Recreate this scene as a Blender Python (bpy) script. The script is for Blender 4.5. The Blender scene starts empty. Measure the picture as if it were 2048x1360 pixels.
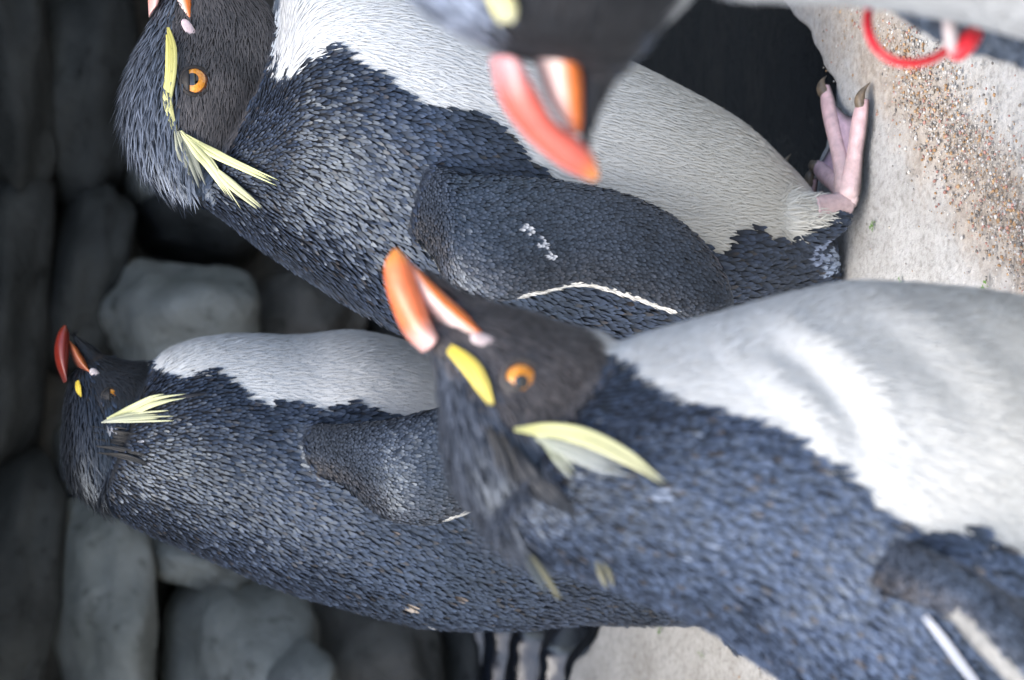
import bpy, bmesh, math, random
import numpy as np
from mathutils import Vector, Matrix, noise
from mathutils.bvhtree import BVHTree
from mathutils.kdtree import KDTree

random.seed(7)
RNG = np.random.default_rng(11)
rad = math.radians
scene = bpy.context.scene

# ------------------------------------------------------------------ camera
F = 4332.0                      # focal length in photo pixels (2048 wide)
PITCH = rad(18.0)
CAM = np.array([0.0, 0.0, 0.64])
FWD = np.array([0.0, math.cos(PITCH), -math.sin(PITCH)])
UPV = np.array([0.0, math.sin(PITCH), math.cos(PITCH)])
RGT = np.array([1.0, 0.0, 0.0])
cam_d = bpy.data.cameras.new('camera')
cam = bpy.data.objects.new('camera', cam_d)
scene.collection.objects.link(cam)
cam_d.sensor_fit = 'HORIZONTAL'
cam_d.sensor_width = 23.64
cam_d.lens = 23.64 * F / 2048.0
cam_d.clip_start = 0.02
cam_d.clip_end = 200.0
m = Matrix.Identity(4)          # the camera is held on its side: picture left is up
for i in range(3):
    m[i][0], m[i][1], m[i][2], m[i][3] = -UPV[i], RGT[i], -FWD[i], CAM[i]
cam.matrix_world = m
cam_d.dof.use_dof = True
cam_d.dof.focus_distance = 1.285
cam_d.dof.aperture_fstop = 5.4
scene.camera = cam

# ------------------------------------------------------------------ light
SUN_EL, SUN_AZ = rad(62.0), rad(222.0)      # azimuth clockwise from +Y
world = bpy.data.worlds.new('World')
scene.world = world
world.use_nodes = True
wn = world.node_tree
bg = wn.nodes['Background']
sky = wn.nodes.new('ShaderNodeTexSky')
sky.sky_type = 'NISHITA'
sky.sun_disc = False
sky.sun_elevation = SUN_EL
sky.sun_rotation = SUN_AZ
sky.air_density = 1.0
sky.dust_density = 3.0
sky.ozone_density = 1.0
wn.links.new(sky.outputs[0], bg.inputs[0])
bg.inputs[1].default_value = 0.15
sun_d = bpy.data.lights.new('sun', 'SUN')
sun_d.energy = 1.3
sun_d.angle = rad(45.0)
sun_d.color = (1.0, 0.965, 0.91)
sun = bpy.data.objects.new('sun', sun_d)
scene.collection.objects.link(sun)
to_sun = Vector((math.sin(SUN_AZ) * math.cos(SUN_EL), math.cos(SUN_AZ) * math.cos(SUN_EL), math.sin(SUN_EL)))
sun.rotation_euler = to_sun.to_track_quat('Z', 'Y').to_euler()
sun.location = to_sun * 5

scene.view_settings.view_transform = 'Standard'
scene.view_settings.look = 'None'
scene.view_settings.exposure = 1.35
scene.view_settings.gamma = 1.0
scene.render.engine = 'CYCLES'
scene.cycles.use_denoising = True
scene.cycles.max_bounces = 6

# ------------------------------------------------------------------ helpers
def link(o):
    scene.collection.objects.link(o)
    return o

def mesh_np(name, V, quads=None, tris=None, smooth=True):
    me = bpy.data.meshes.new(name)
    V = np.asarray(V, dtype=np.float32).reshape(-1, 3)
    parts, sizes = [], []
    if quads is not None and len(quads):
        q = np.asarray(quads, dtype=np.int32).reshape(-1, 4)
        parts.append(q.ravel()); sizes.append(np.full(len(q), 4, np.int32))
    if tris is not None and len(tris):
        t = np.asarray(tris, dtype=np.int32).reshape(-1, 3)
        parts.append(t.ravel()); sizes.append(np.full(len(t), 3, np.int32))
    loops = np.concatenate(parts); sz = np.concatenate(sizes)
    starts = np.concatenate([[0], np.cumsum(sz)[:-1]]).astype(np.int32)
    me.vertices.add(len(V)); me.vertices.foreach_set('co', V.ravel())
    me.loops.add(len(loops)); me.loops.foreach_set('vertex_index', loops)
    me.polygons.add(len(sz)); me.polygons.foreach_set('loop_start', starts)
    me.polygons.foreach_set('loop_total', sz)
    me.update(calc_edges=True); me.validate()
    if smooth:
        me.polygons.foreach_set('use_smooth', np.ones(len(me.polygons), dtype=bool))
    return me

def set_col(me, C):
    a = me.color_attributes.new('Col', 'FLOAT_COLOR', 'POINT')
    a.data.foreach_set('color', np.asarray(C, dtype=np.float32).ravel())

def put(name, me, mat, parent=None, **props):
    o = bpy.data.objects.new(name, me)
    link(o)
    if mat is not None:
        for mm in (mat if isinstance(mat, (list, tuple)) else [mat]):
            me.materials.append(mm)
    if parent is not None:
        o.parent = parent
        w = parent.location.copy()
        p = parent
        while p.parent is not None:
            p = p.parent; w = p.location.copy()
        if parent.type == 'EMPTY':
            o.matrix_parent_inverse = Matrix.Translation(-w)
        else:
            o.matrix_parent_inverse = Matrix.Identity(4)
    for k, v in props.items():
        o[k] = v
    return o

def smoothstep(a, b, x):
    t = np.clip((np.asarray(x, float) - a) / (b - a), 0, 1)
    return t * t * (3 - 2 * t)

def norm(v):
    v = np.asarray(v, float)
    return v / (np.linalg.norm(v, axis=-1, keepdims=True) + 1e-12)

def ray(px, py):
    d = FWD + RGT * ((680.0 - py) / F) + UPV * ((1024.0 - px) / F)
    return d

def on_plane(px, py, P0, n):
    d = ray(px, py)
    t = np.dot(P0 - CAM, n) / np.dot(d, n)
    return CAM + d * t

def on_z(px, py, z=0.0):
    d = ray(px, py)
    return CAM + d * ((z - CAM[2]) / d[2])

def on_y(px, py, y):
    d = ray(px, py)
    return CAM + d * ((y - CAM[1]) / d[1])

def catmull(A, t):
    """A (k, m) control rows, t in [0, k-1] -> smooth interpolation"""
    A = np.asarray(A, float); k = len(A)
    E = np.vstack([2 * A[0] - A[1], A, 2 * A[-1] - A[-2]])
    i = np.clip(np.floor(t).astype(int), 0, k - 2); u = (t - i)[:, None]
    p0, p1, p2, p3 = E[i], E[i + 1], E[i + 2], E[i + 3]
    return 0.5 * ((2 * p1) + (-p0 + p2) * u + (2 * p0 - 5 * p1 + 4 * p2 - p3) * u * u + (-p0 + 3 * p1 - 3 * p2 + p3) * u ** 3)

def in_poly(x, y, poly):
    inside = np.zeros(len(x), dtype=bool)
    n = len(poly); j = n - 1
    for i in range(n):
        xi, yi = poly[i]; xj, yj = poly[j]
        c = ((yi > y) != (yj > y)) & (x < (xj - xi) * (y - yi) / (yj - yi + 1e-12) + xi)
        inside ^= c
        j = i
    return inside

def vnoise(P, scale):
    """cheap smooth noise for arrays of points, about -1..1"""
    P = np.asarray(P) * scale
    o = np.zeros(len(P))
    for k, (a, b, c, ph) in enumerate(((1.0, .7, -.4, 0.3), (-.6, 1.1, .8, 1.7), (.5, -.9, 1.3, 4.1), (1.7, 1.3, -.9, 2.2), (-1.9, .6, 1.5, 5.3))):
        o += np.sin(P[:, 0] * a + P[:, 1] * b + P[:, 2] * c + ph) * (1.0 if k < 3 else .6)
    return o / 3.2

# ------------------------------------------------------------------ materials
def new_mat(name):
    mt = bpy.data.materials.new(name)
    mt.use_nodes = True
    nt = mt.node_tree
    return mt, nt, nt.nodes['Principled BSDF']

def node(nt, typ, **kw):
    n = nt.nodes.new(typ)
    for k, v in kw.items():
        setattr(n, k, v)
    return n

def ramp(nt, stops, src):
    r = node(nt, 'ShaderNodeValToRGB')
    els = r.color_ramp.elements
    while len(els) < len(stops):
        els.new(0.5)
    for e, (p, c) in zip(els, stops):
        e.position = p; e.color = (*c, 1)
    nt.links.new(src, r.inputs[0])
    return r.outputs[0]

def noise_tex(nt, scale, detail=4, rough=.55, vec=None):
    if vec is None:
        tc = node(nt, 'ShaderNodeTexCoord'); vec = tc.outputs['Object']
    t = node(nt, 'ShaderNodeTexNoise')
    t.inputs['Scale'].default_value = scale
    t.inputs['Detail'].default_value = detail
    t.inputs['Roughness'].default_value = rough
    nt.links.new(vec, t.inputs['Vector'])
    return t.outputs['Fac']

def add_bump(nt, bs, height, strength, dist):
    b = node(nt, 'ShaderNodeBump')
    b.inputs['Strength'].default_value = strength
    b.inputs['Distance'].default_value = dist
    nt.links.new(height, b.inputs['Height'])
    nt.links.new(b.outputs[0], bs.inputs['Normal'])

def mat_attr(name, spec=.5, sheen=0.0, bump=None, coat=0.0, sss=0.0, mixnoise=None):
    mt, nt, bs = new_mat(name)
    a = node(nt, 'ShaderNodeAttribute', attribute_name='Col')
    col = a.outputs['Color']
    if mixnoise:
        nz = noise_tex(nt, mixnoise[0], 5)
        mx = node(nt, 'ShaderNodeMix', data_type='RGBA', blend_type='MULTIPLY')
        mx.inputs[0].default_value = 1.0
        nt.links.new(col, mx.inputs[6])
        lo, hi = mixnoise[1], mixnoise[2]
        nt.links.new(ramp(nt, [(0.25, (lo,) * 3), (0.75, (hi,) * 3)], nz), mx.inputs[7])
        col = mx.outputs[2]
    nt.links.new(col, bs.inputs['Base Color'])
    nt.links.new(a.outputs['Alpha'], bs.inputs['Roughness'])
    bs.inputs['Specular IOR Level'].default_value = spec
    if sheen:
        bs.inputs['Sheen Weight'].default_value = sheen
        bs.inputs['Sheen Roughness'].default_value = .4
        bs.inputs['Sheen Tint'].default_value = (.7, .82, 1, 1)
    if coat:
        bs.inputs['Coat Weight'].default_value = coat
        bs.inputs['Coat Roughness'].default_value = .25
    if sss:
        bs.inputs['Subsurface Weight'].default_value = sss
        bs.inputs['Subsurface Radius'].default_value = (.006, .002, .001)
    if bump:
        add_bump(nt, bs, noise_tex(nt, bump[0], 4), bump[1], bump[2])
    return mt

M_BODY = mat_attr('feather_skin', .3, 0, (900, .4, .001))
M_PLUME = mat_attr('plumage', .6, .10)
M_PLUME.node_tree.nodes['Principled BSDF'].inputs['Specular Tint'].default_value = (.74, .86, 1.0, 1)
M_CREST = mat_attr('crest_feather', .35)
M_BEAK = mat_attr('beak_horn', .5, 0, (260, .25, .0008), coat=.25, sss=.12, mixnoise=(140, .75, 1.1))
M_SKIN = mat_attr('foot_skin', .4, 0, (700, .35, .0008), sss=.1, mixnoise=(220, .72, 1.1))

def simple(name, col, rough, spec=.5, bump=None, var=None, coat=0.0):
    mt, nt, bs = new_mat(name)
    if var:
        c2, sc = var
        nt.links.new(ramp(nt, [(.32, col), (.68, c2)], noise_tex(nt, sc, 5)), bs.inputs['Base Color'])
    else:
        bs.inputs['Base Color'].default_value = (*col, 1)
    bs.inputs['Roughness'].default_value = rough
    bs.inputs['Specular IOR Level'].default_value = spec
    if coat:
        bs.inputs['Coat Weight'].default_value = coat
        bs.inputs['Coat Roughness'].default_value = .03
    if bump:
        add_bump(nt, bs, noise_tex(nt, bump[0], 5), bump[1], bump[2])
    return mt

M_PUPIL = simple('pupil', (.004, .004, .005), .05, .6, coat=.8)
M_IRIS = simple('iris', (.62, .20, .015), .18, .5, var=((.80, .34, .04), 700), coat=.8)
M_IRIS_RIM = simple('iris_rim', (.16, .05, .012), .25, .5, coat=.6)
M_CLAW = simple('claw_horn', (.06, .05, .04), .4, .5, (500, .4, .0006), ((.20, .15, .10), 160))
M_BAND = simple('red_plastic', (.62, .018, .028), .28, .5, (300, .1, .0004), ((.70, .03, .045), 60))
M_CLIP = simple('grey_clip', (.42, .36, .36), .35, .5, None, ((.55, .48, .47), 90))
M_LEAF = simple('green_scrap', (.07, .16, .03), .6, .4, None, ((.14, .24, .06), 300))

def concrete():
    mt, nt, bs = new_mat('worn_concrete')
    tc = node(nt, 'ShaderNodeTexCoord'); v = tc.outputs['Object']
    base = ramp(nt, [(.30, (.30, .29, .27)), (.5, (.42, .415, .40)), (.72, (.52, .515, .50))], noise_tex(nt, 9, 8, .62, v))
    fine = ramp(nt, [(.33, (.66, .65, .63)), (.5, (.98, .98, .97)), (.7, (1.12, 1.12, 1.13))], noise_tex(nt, 210, 5, .7, v))
    mx = node(nt, 'ShaderNodeMix', data_type='RGBA', blend_type='MULTIPLY'); mx.inputs[0].default_value = 1
    nt.links.new(base, mx.inputs[6]); nt.links.new(fine, mx.inputs[7])
    # sandy brown stain where the loose grit has gathered
    sep = node(nt, 'ShaderNodeSeparateXYZ'); nt.links.new(v, sep.inputs[0])
    ax = node(nt, 'ShaderNodeMath', operation='MULTIPLY'); ax.inputs[1].default_value = STAIN[0]
    ay = node(nt, 'ShaderNodeMath', operation='MULTIPLY_ADD'); ay.inputs[1].default_value = STAIN[1]
    nt.links.new(sep.outputs[0], ax.inputs[0]); nt.links.new(sep.outputs[1], ay.inputs[0]); nt.links.new(ax.outputs[0], ay.inputs[2])
    nz = node(nt, 'ShaderNodeMath', operation='MULTIPLY_ADD'); nz.inputs[1].default_value = .10
    nt.links.new(noise_tex(nt, 22, 6, .65, v), nz.inputs[0]); nt.links.new(ay.outputs[0], nz.inputs[2])
    msk = ramp(nt, [(STAIN[2] - .035, (0, 0, 0)), (STAIN[2] - .005, (1, 1, 1)), (STAIN[2] + .02, (1, 1, 1)), (STAIN[2] + .05, (0, 0, 0))], nz.outputs[0])
    m2 = node(nt, 'ShaderNodeMath', operation='MULTIPLY'); m2.inputs[1].default_value = .6
    nt.links.new(msk, m2.inputs[0])
    mx2 = node(nt, 'ShaderNodeMix', data_type='RGBA', blend_type='MIX')
    nt.links.new(m2.outputs[0], mx2.inputs[0]); nt.links.new(mx.outputs[2], mx2.inputs[6])
    nt.links.new(ramp(nt, [(.35, (.20, .145, .10)), (.5, (.36, .29, .22)), (.68, (.50, .43, .36))], noise_tex(nt, 160, 6, .7, v)), mx2.inputs[7])
    nt.links.new(mx2.outputs[2], bs.inputs['Base Color'])
    bs.inputs['Roughness'].default_value = .8
    bs.inputs['Specular IOR Level'].default_value = .3
    ad = node(nt, 'ShaderNodeMath', operation='MULTIPLY_ADD'); ad.inputs[1].default_value = .35
    nt.links.new(noise_tex(nt, 420, 4, .7, v), ad.inputs[0]); nt.links.new(noise_tex(nt, 60, 6, .6, v), ad.inputs[2])
    add_bump(nt, bs, ad.outputs[0], .7, .004)
    return mt

# line of the grit band on the floor: a*x + b*y = c
_g0, _g1 = on_z(1790, 120), on_z(2048, 480)
_dir = norm((_g1 - _g0)[:2]); _nrm = np.array([-_dir[1], _dir[0]])
STAIN = (float(_nrm[0]), float(_nrm[1]), float(np.dot(_nrm, _g0[:2])))
_flip = 1.0
if STAIN[2] < 0:
    STAIN = tuple(-s for s in STAIN)
STAIN = (STAIN[0], STAIN[1], STAIN[2] + .05 * 1.0)

def rock_mat(name, c0, c1, c2, rough=.75):
    mt, nt, bs = new_mat(name)
    tc = node(nt, 'ShaderNodeTexCoord'); v = tc.outputs['Object']
    base = ramp(nt, [(.3, c0), (.5, c1), (.7, c2)], noise_tex(nt, 11, 7, .6, v))
    spots = ramp(nt, [(.30, (.35, .35, .33)), (.42, (1, 1, 1))], noise_tex(nt, 38, 5, .6, v))
    mx = node(nt, 'ShaderNodeMix', data_type='RGBA', blend_type='MULTIPLY'); mx.inputs[0].default_value = .8
    nt.links.new(base, mx.inputs[6]); nt.links.new(spots, mx.inputs[7])
    nt.links.new(mx.outputs[2], bs.inputs['Base Color'])
    bs.inputs['Roughness'].default_value = rough
    bs.inputs['Specular IOR Level'].default_value = .3
    add_bump(nt, bs, noise_tex(nt, 55, 7, .65, v), .6, .012)
    return mt

M_FLOOR = concrete()
M_ROCK = rock_mat('grey_rock', (.17, .18, .165), (.25, .258, .24), (.33, .338, .32))
M_ROCK_BROWN = rock_mat('brown_rock', (.07, .067, .06), (.12, .112, .10), (.165, .155, .138))
M_ROCK_DARK = rock_mat('dark_rock', (.028, .03, .029), (.045, .047, .046), (.07, .073, .07))
M_WET = simple('wet_black_rock', (.006, .008, .012), .12, .7, (60, .3, .006), ((.012, .015, .022), 30), coat=.4)
M_GRIT = mat_attr('grit', .4, 0, None)

def water_mat():
    mt, nt, bs = new_mat('pool_water')
    bs.inputs['Base Color'].default_value = (.014, .017, .020, 1)
    bs.inputs['Roughness'].default_value = .06
    bs.inputs['Specular IOR Level'].default_value = .5
    bs.inputs['IOR'].default_value = 1.33
    add_bump(nt, bs, noise_tex(nt, 26, 3, .5), .25, .01)
    return mt
M_WATER = water_mat()

# ------------------------------------------------------------------ the setting
# pool edge runs obliquely behind the birds, with a bay beside the sharp penguin's foot
EDGE = np.array([on_z(x, y)[:2] for x, y in [(1090, 1900), (1122, 1380), (1174, 1262), (1300, 950), (1470, 620), (1590, 390), (1640, 240), (1636, 170), (1606, 92), (1566, 30), (1490, -70), (1380, -260), (1290, -600)]])
EDGE = catmull(EDGE, np.linspace(0, len(EDGE) - 1, 200))
EDGE = EDGE[np.argsort(EDGE[:, 0])]
def edge_y(x):
    e = np.interp(x, EDGE[:, 0], EDGE[:, 1])
    return e + .004 * math.sin(x * 61 + 1) + .003 * math.sin(x * 143) + .002 * math.sin(x * 311 + 2)

def floor_mesh():
    us = np.concatenate([np.linspace(-3.5, -.62, 24), np.linspace(-.6, .6, 240), np.linspace(.62, 3.5, 24)])
    vs = np.concatenate([np.linspace(0, .03, 10), np.linspace(.035, 1.2, 70), np.linspace(1.25, 5.0, 16)])
    nu, nv = len(us), len(vs)
    V = []
    for v in vs:
        for u in us:
            y = edge_y(u) - v
            z = .003 * noise.noise(Vector((u * 6, y * 6, 0))) + .0012 * noise.noise(Vector((u * 40, y * 40, 3)))
            z -= .02 * max(0, 1 - v / .022) ** 2
            V.append((u, y, z - .001))
    for i in range(nu):
        V.append((V[i][0], V[i][1] + .004, -.35))
    q = []
    for j in range(nv - 1):
        for i in range(nu - 1):
            a = j * nu + i
            q.append((a, a + nu, a + nu + 1, a + 1))
    b = nv * nu
    for i in range(nu - 1):
        q.append((i, i + 1, b + i + 1, b + i))
    return mesh_np('floor', V, q)
put('floor', floor_mesh(), M_FLOOR, kind='structure')

def grid_sheet(name, x0, x1, y0, y1, nx, ny, zf):
    V = [(x, y, zf(x, y)) for y in np.linspace(y0, y1, ny) for x in np.linspace(x0, x1, nx)]
    q = [(j * nx + i, j * nx + i + 1, (j + 1) * nx + i + 1, (j + 1) * nx + i) for j in range(ny - 1) for i in range(nx - 1)]
    return mesh_np(name, V, q)

def water_z(x, y):
    return -.075 + .0025 * noise.noise(Vector((x * 9 - y * 6, y * 18 + x * 9, 0)))
put('pool_water', grid_sheet('pool_water', -2.5, 2.5, .6, 3.4, 160, 140, water_z), M_WATER, kind='structure')

# wet black rock strata along the pool, ridge after ridge
def ledge_mesh():
    nu, nv = 150, 160
    V, q = [], []
    for j in range(nv):
        v = .010 + j / (nv - 1) * .46
        for i in range(nu):
            u = -1.5 + i / (nu - 1) * 1.75
            fade = 1 - float(smoothstep(.0, .2, u))
            wob = .020 * noise.noise(Vector((u * 3, v * 2, 1))) + .008 * noise.noise(Vector((u * 14, v * 9, 5)))
            ph = (v + wob) / .082
            fr = ph - math.floor(ph)
            ridge = float(smoothstep(0, .42, fr)) * (1 - float(smoothstep(.60, 1.0, fr)))
            z = -.080 + (.058 * ridge + .012 * noise.noise(Vector((u * 8, v * 20, 9)))) * fade - .06 * (1 - fade)
            V.append((u, edge_y(u) + v, z))
    for j in range(nv - 1):
        for i in range(nu - 1):
            a = j * nu + i
            q.append((a, a + 1, a + nu + 1, a + nu))
    return mesh_np('pool_ledge', V, q)
put('pool_ledge', ledge_mesh(), M_WET, kind='structure')

# back wall of stacked rocks, under an unseen overhang put in to shade it
wall = bpy.data.objects.new('rock_wall', None); link(wall)
wall.location = (0, 2.5, 0)
wall['label'] = 'dim wall of large grey boulders behind the penguins and the pool'
wall['category'] = 'rock wall'

def backing():
    nx, nz = 90, 60
    V, q = [], []
    for k in range(nz):
        z = -.4 + k / (nz - 1) * 2.3
        for i in range(nx):
            x = -2.4 + i / (nx - 1) * 4.8
            y = 2.43 - .07 * noise.noise(Vector((x * 3, 0, z * 3))) - .04 * noise.noise(Vector((x * 9, 4, z * 9)))
            V.append((x, y, z))
    for k in range(nz - 1):
        for i in range(nx - 1):
            a = k * nx + i
            q.append((a, a + 1, a + nx + 1, a + nx))
    return mesh_np('backing', V, q)
put('backing', backing(), M_ROCK_BROWN, wall)

def stone(px, py, rx, ry, mat, y=2.34, depth=.16, seed=0, rot=0.0, boxy=.28):
    c = on_y(px, py, y)
    sc = np.linalg.norm(c - CAM) / F
    bm = bmesh.new()
    bmesh.ops.create_icosphere(bm, subdivisions=4, radius=1)
    cr, sr = math.cos(rot), math.sin(rot)
    for v in bm.verts:
        p = v.co.copy()
        k = max(abs(p.x), abs(p.y), abs(p.z))
        p = p * (1 - boxy) + (p / k) * boxy * .82
        s = 1.12 + .24 * noise.noise(p * 1.1 + Vector((seed * 3.7, 0, 0))) + .10 * noise.noise(p * 2.6 + Vector((seed * 1.7, 5, 0))) + .035 * noise.noise(p * 7 + Vector((0, seed, 0)))
        p = p * s
        X, Z = p.x * ry * sc, p.z * rx * sc
        v.co = Vector((c[0] + X * cr - Z * sr, c[1] + p.y * depth, c[2] + X * sr + Z * cr))
    me = bpy.data.meshes.new('stone'); bm.to_mesh(me); bm.free()
    me.polygons.foreach_set('use_smooth', np.ones(len(me.polygons), dtype=bool))
    return put('stone', me, mat, wall)

STONES = [  # picture x, y, half-extent in x (height) and y (width), material, distance
    (468, 1300, 122, 150, M_ROCK, 2.28), (568, 1372, 62, 92, M_ROCK, 2.16), (205, 1210, 95, 205, M_ROCK, 2.34),
    (375, 1105, 100, 62, M_ROCK, 2.36), (730, 1330, 112, 150, M_ROCK_BROWN, 2.30), (345, 640, 135, 118, M_ROCK, 2.30),
    (160, 560, 75, 170, M_ROCK_DARK, 2.42), (600, 640, 110, 100, M_ROCK_BROWN, 2.40), (290, 335, 50, 80, M_ROCK, 2.44),
    (150, 200, 110, 210, M_ROCK_DARK, 2.44), (390, 430, 120, 100, M_ROCK_DARK, 2.44),
    (10, 1180, 85, 260, M_ROCK_DARK, 2.40), (0, 640, 90, 300, M_ROCK_DARK, 2.42), (5, 120, 80, 280, M_ROCK_DARK, 2.42),
    (200, 900, 95, 110, M_ROCK, 2.44), (620, 900, 130, 140, M_ROCK_BROWN, 2.42), (880, 1290, 60, 170, M_ROCK_DARK, 2.36),
    (820, 620, 110, 160, M_ROCK_DARK, 2.42), (640, 330, 120, 130, M_ROCK_DARK, 2.44), (880, 250, 120, 200, M_ROCK_DARK, 2.42),
    (700, 60, 120, 150, M_ROCK_DARK, 2.42), (240, 1500, 150, 110, M_ROCK, 2.38), (700, 1580, 130, 120, M_ROCK_BROWN, 2.38),
    (450, 1580, 120, 110, M_ROCK, 2.38), (300, -170, 150, 130, M_ROCK_DARK, 2.4), (650, -200, 180, 150, M_ROCK_DARK, 2.4),
    (900, -160, 110, 180, M_ROCK_DARK, 2.4), (-150, 300, 90, 260, M_ROCK_DARK, 2.38), (-150, 850, 90, 290, M_ROCK_DARK, 2.38),
]
for i, (px, py, rx, ry, mt, y) in enumerate(STONES):
    stone(px, py, rx, ry, mt, y, seed=i + 1, rot=random.uniform(-.18, .18))

def shade_overhang_mesh():  # unseen overhang, added to shade the wall and one raised head
    nx, ny = 80, 50
    V, q = [], []
    for j in range(ny):
        for i in range(nx):
            x = -2.6 + i / (nx - 1) * 5.2
            t = j / (ny - 1)
            y0 = ROOF_Y + .26 * float(smoothstep(-.08, .12, x)) + .04 * noise.noise(Vector((x * 2.3, 0, 2)))
            y = y0 + t * (2.7 - y0)
            z = .84 + .04 * noise.noise(Vector((x * 4, y * 4, 7)))
            V.append((x, y, z))
    n = len(V)
    V += [(x, y + .05, z + .35 + .1 * noise.noise(Vector((x * 2, y * 2, 1)))) for x, y, z in V]
    for j in range(ny - 1):
        for i in range(nx - 1):
            a = j * nx + i
            q.append((a, a + nx, a + nx + 1, a + 1))
            q.append((n + a, n + a + 1, n + a + nx + 1, n + a + nx))
    for i in range(nx - 1):
        q.append((i, i + 1, n + i + 1, n + i))
    return mesh_np('shade_overhang', V, q)
ROOF_Y = 1.32  # front edge placed for where its shade falls
put('shade_overhang', shade_overhang_mesh(), M_ROCK_DARK, kind='structure')

# ------------------------------------------------------------------ penguin machinery
class Loft:
    """closed tube of oval sections; each station = two opposite points (a: theta 0, b: theta pi) and half thickness"""
    def __init__(s, kind, A, B, W, side, ns=90, nt=48):
        s.kind, s.ns, s.nt = kind, ns, nt
        k = len(A)
        rows = np.hstack([np.asarray(A), np.asarray(B), np.asarray(W)[:, None]])
        mid = (rows[:, :3] + rows[:, 3:6]) / 2
        L = np.concatenate([[0], np.cumsum(np.linalg.norm(np.diff(mid, axis=0), axis=1) + 1e-5)])
        tt = np.interp(np.linspace(0, L[-1], ns), L, np.arange(k))
        R = catmull(rows, tt)
        a, b, w = R[:, :3], R[:, 3:6], np.maximum(R[:, 6], .0004)
        c, h = (a + b) / 2, (a - b) / 2
        th = np.linspace(0, 2 * np.pi, nt, endpoint=False)
        s.G = c[:, None, :] + np.cos(th)[None, :, None] * h[:, None, :] + np.sin(th)[None, :, None] * (w[:, None] * side[None, :])[:, None, :]
        s.c = c; s.len = L[-1]
        T = np.gradient(s.G, axis=0)
        s.T = norm(T)
    def mesh_arrays(s):
        V = s.G.reshape(-1, 3)
        ns, nt = s.ns, s.nt
        i, j = np.meshgrid(np.arange(ns - 1), np.arange(nt), indexing='ij')
        a = i * nt + j; b = i * nt + (j + 1) % nt
        q = np.stack([a, b, b + nt, a + nt], -1).reshape(-1, 4)
        V = np.vstack([V, s.c[0] - (s.c[1] - s.c[0]) * .3, s.c[-1] + (s.c[-1] - s.c[-2]) * .3])
        n0 = ns * nt
        jj = np.arange(nt); j2 = (jj + 1) % nt
        t0 = np.stack([j2, jj, np.full(nt, n0)], -1)
        o = (ns - 1) * nt
        t1 = np.stack([o + jj, o + j2, np.full(nt, n0 + 1)], -1)
        return V, q, np.vstack([t0, t1])
    def sample(s, S, TH):
        """S, TH in 0..1 -> points, tangents"""
        fs = np.clip(S, 0, .9999) * (s.ns - 1); i = fs.astype(int); u = (fs - i)[:, None]
        ft = (TH % 1.0) * s.nt; j = ft.astype(int) % s.nt; j2 = (j + 1) % s.nt; w = (ft - np.floor(ft))[:, None]
        def bl(G):
            return (G[i, j] * (1 - w) + G[i, j2] * w) * (1 - u) + (G[i + 1, j] * (1 - w) + G[i + 1, j2] * w) * u
        return bl(s.G), norm(bl(s.T))
    def rows(s, step, row=None, jit=.22):
        """staggered rows of points, like the lie of feathers"""
        row = row or step
        mean = np.linalg.norm(np.diff(s.G, axis=0), axis=2).max(axis=1)
        cum = np.concatenate([[0], np.cumsum(mean)])
        nrow = max(2, int(cum[-1] / row))
        ss, tt = [], []
        for r in range(nrow):
            sv = np.interp((r + .5) / nrow * cum[-1], cum, np.linspace(0, 1, s.ns))
            ring = s.G[int(sv * (s.ns - 1))]
            seg = np.linalg.norm(ring - np.roll(ring, -1, axis=0), axis=1)
            cc = np.concatenate([[0], np.cumsum(seg)])
            n = max(4, int(cc[-1] / step))
            pos = (np.arange(n) + (.5 if r % 2 else 0) + RNG.uniform(-jit, jit, n)) / n * cc[-1]
            th = np.interp(pos % cc[-1], cc, np.linspace(0, 1, s.nt + 1))
            ss.append(np.full(n, sv) + RNG.uniform(-jit, jit, n) / nrow); tt.append(th)
        return np.clip(np.concatenate(ss), 0, 1), np.concatenate(tt)

def loft_object(name, lf, mat, parent, colf, **props):
    V, q, t = lf.mesh_arrays()
    me = mesh_np(name, V, q, t)
    s = np.concatenate([np.repeat(np.linspace(0, 1, lf.ns), lf.nt), [0, 1]])
    th = np.concatenate([np.tile(np.arange(lf.nt) / lf.nt, lf.ns), [0, 0]])
    set_col(me, colf(s, th, V))
    return put(name, me, mat, parent, **props)

def lerp(a, b, t):
    t = np.asarray(t)[:, None]
    return np.asarray(a)[None, :] * (1 - t) + np.asarray(b)[None, :] * t

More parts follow.
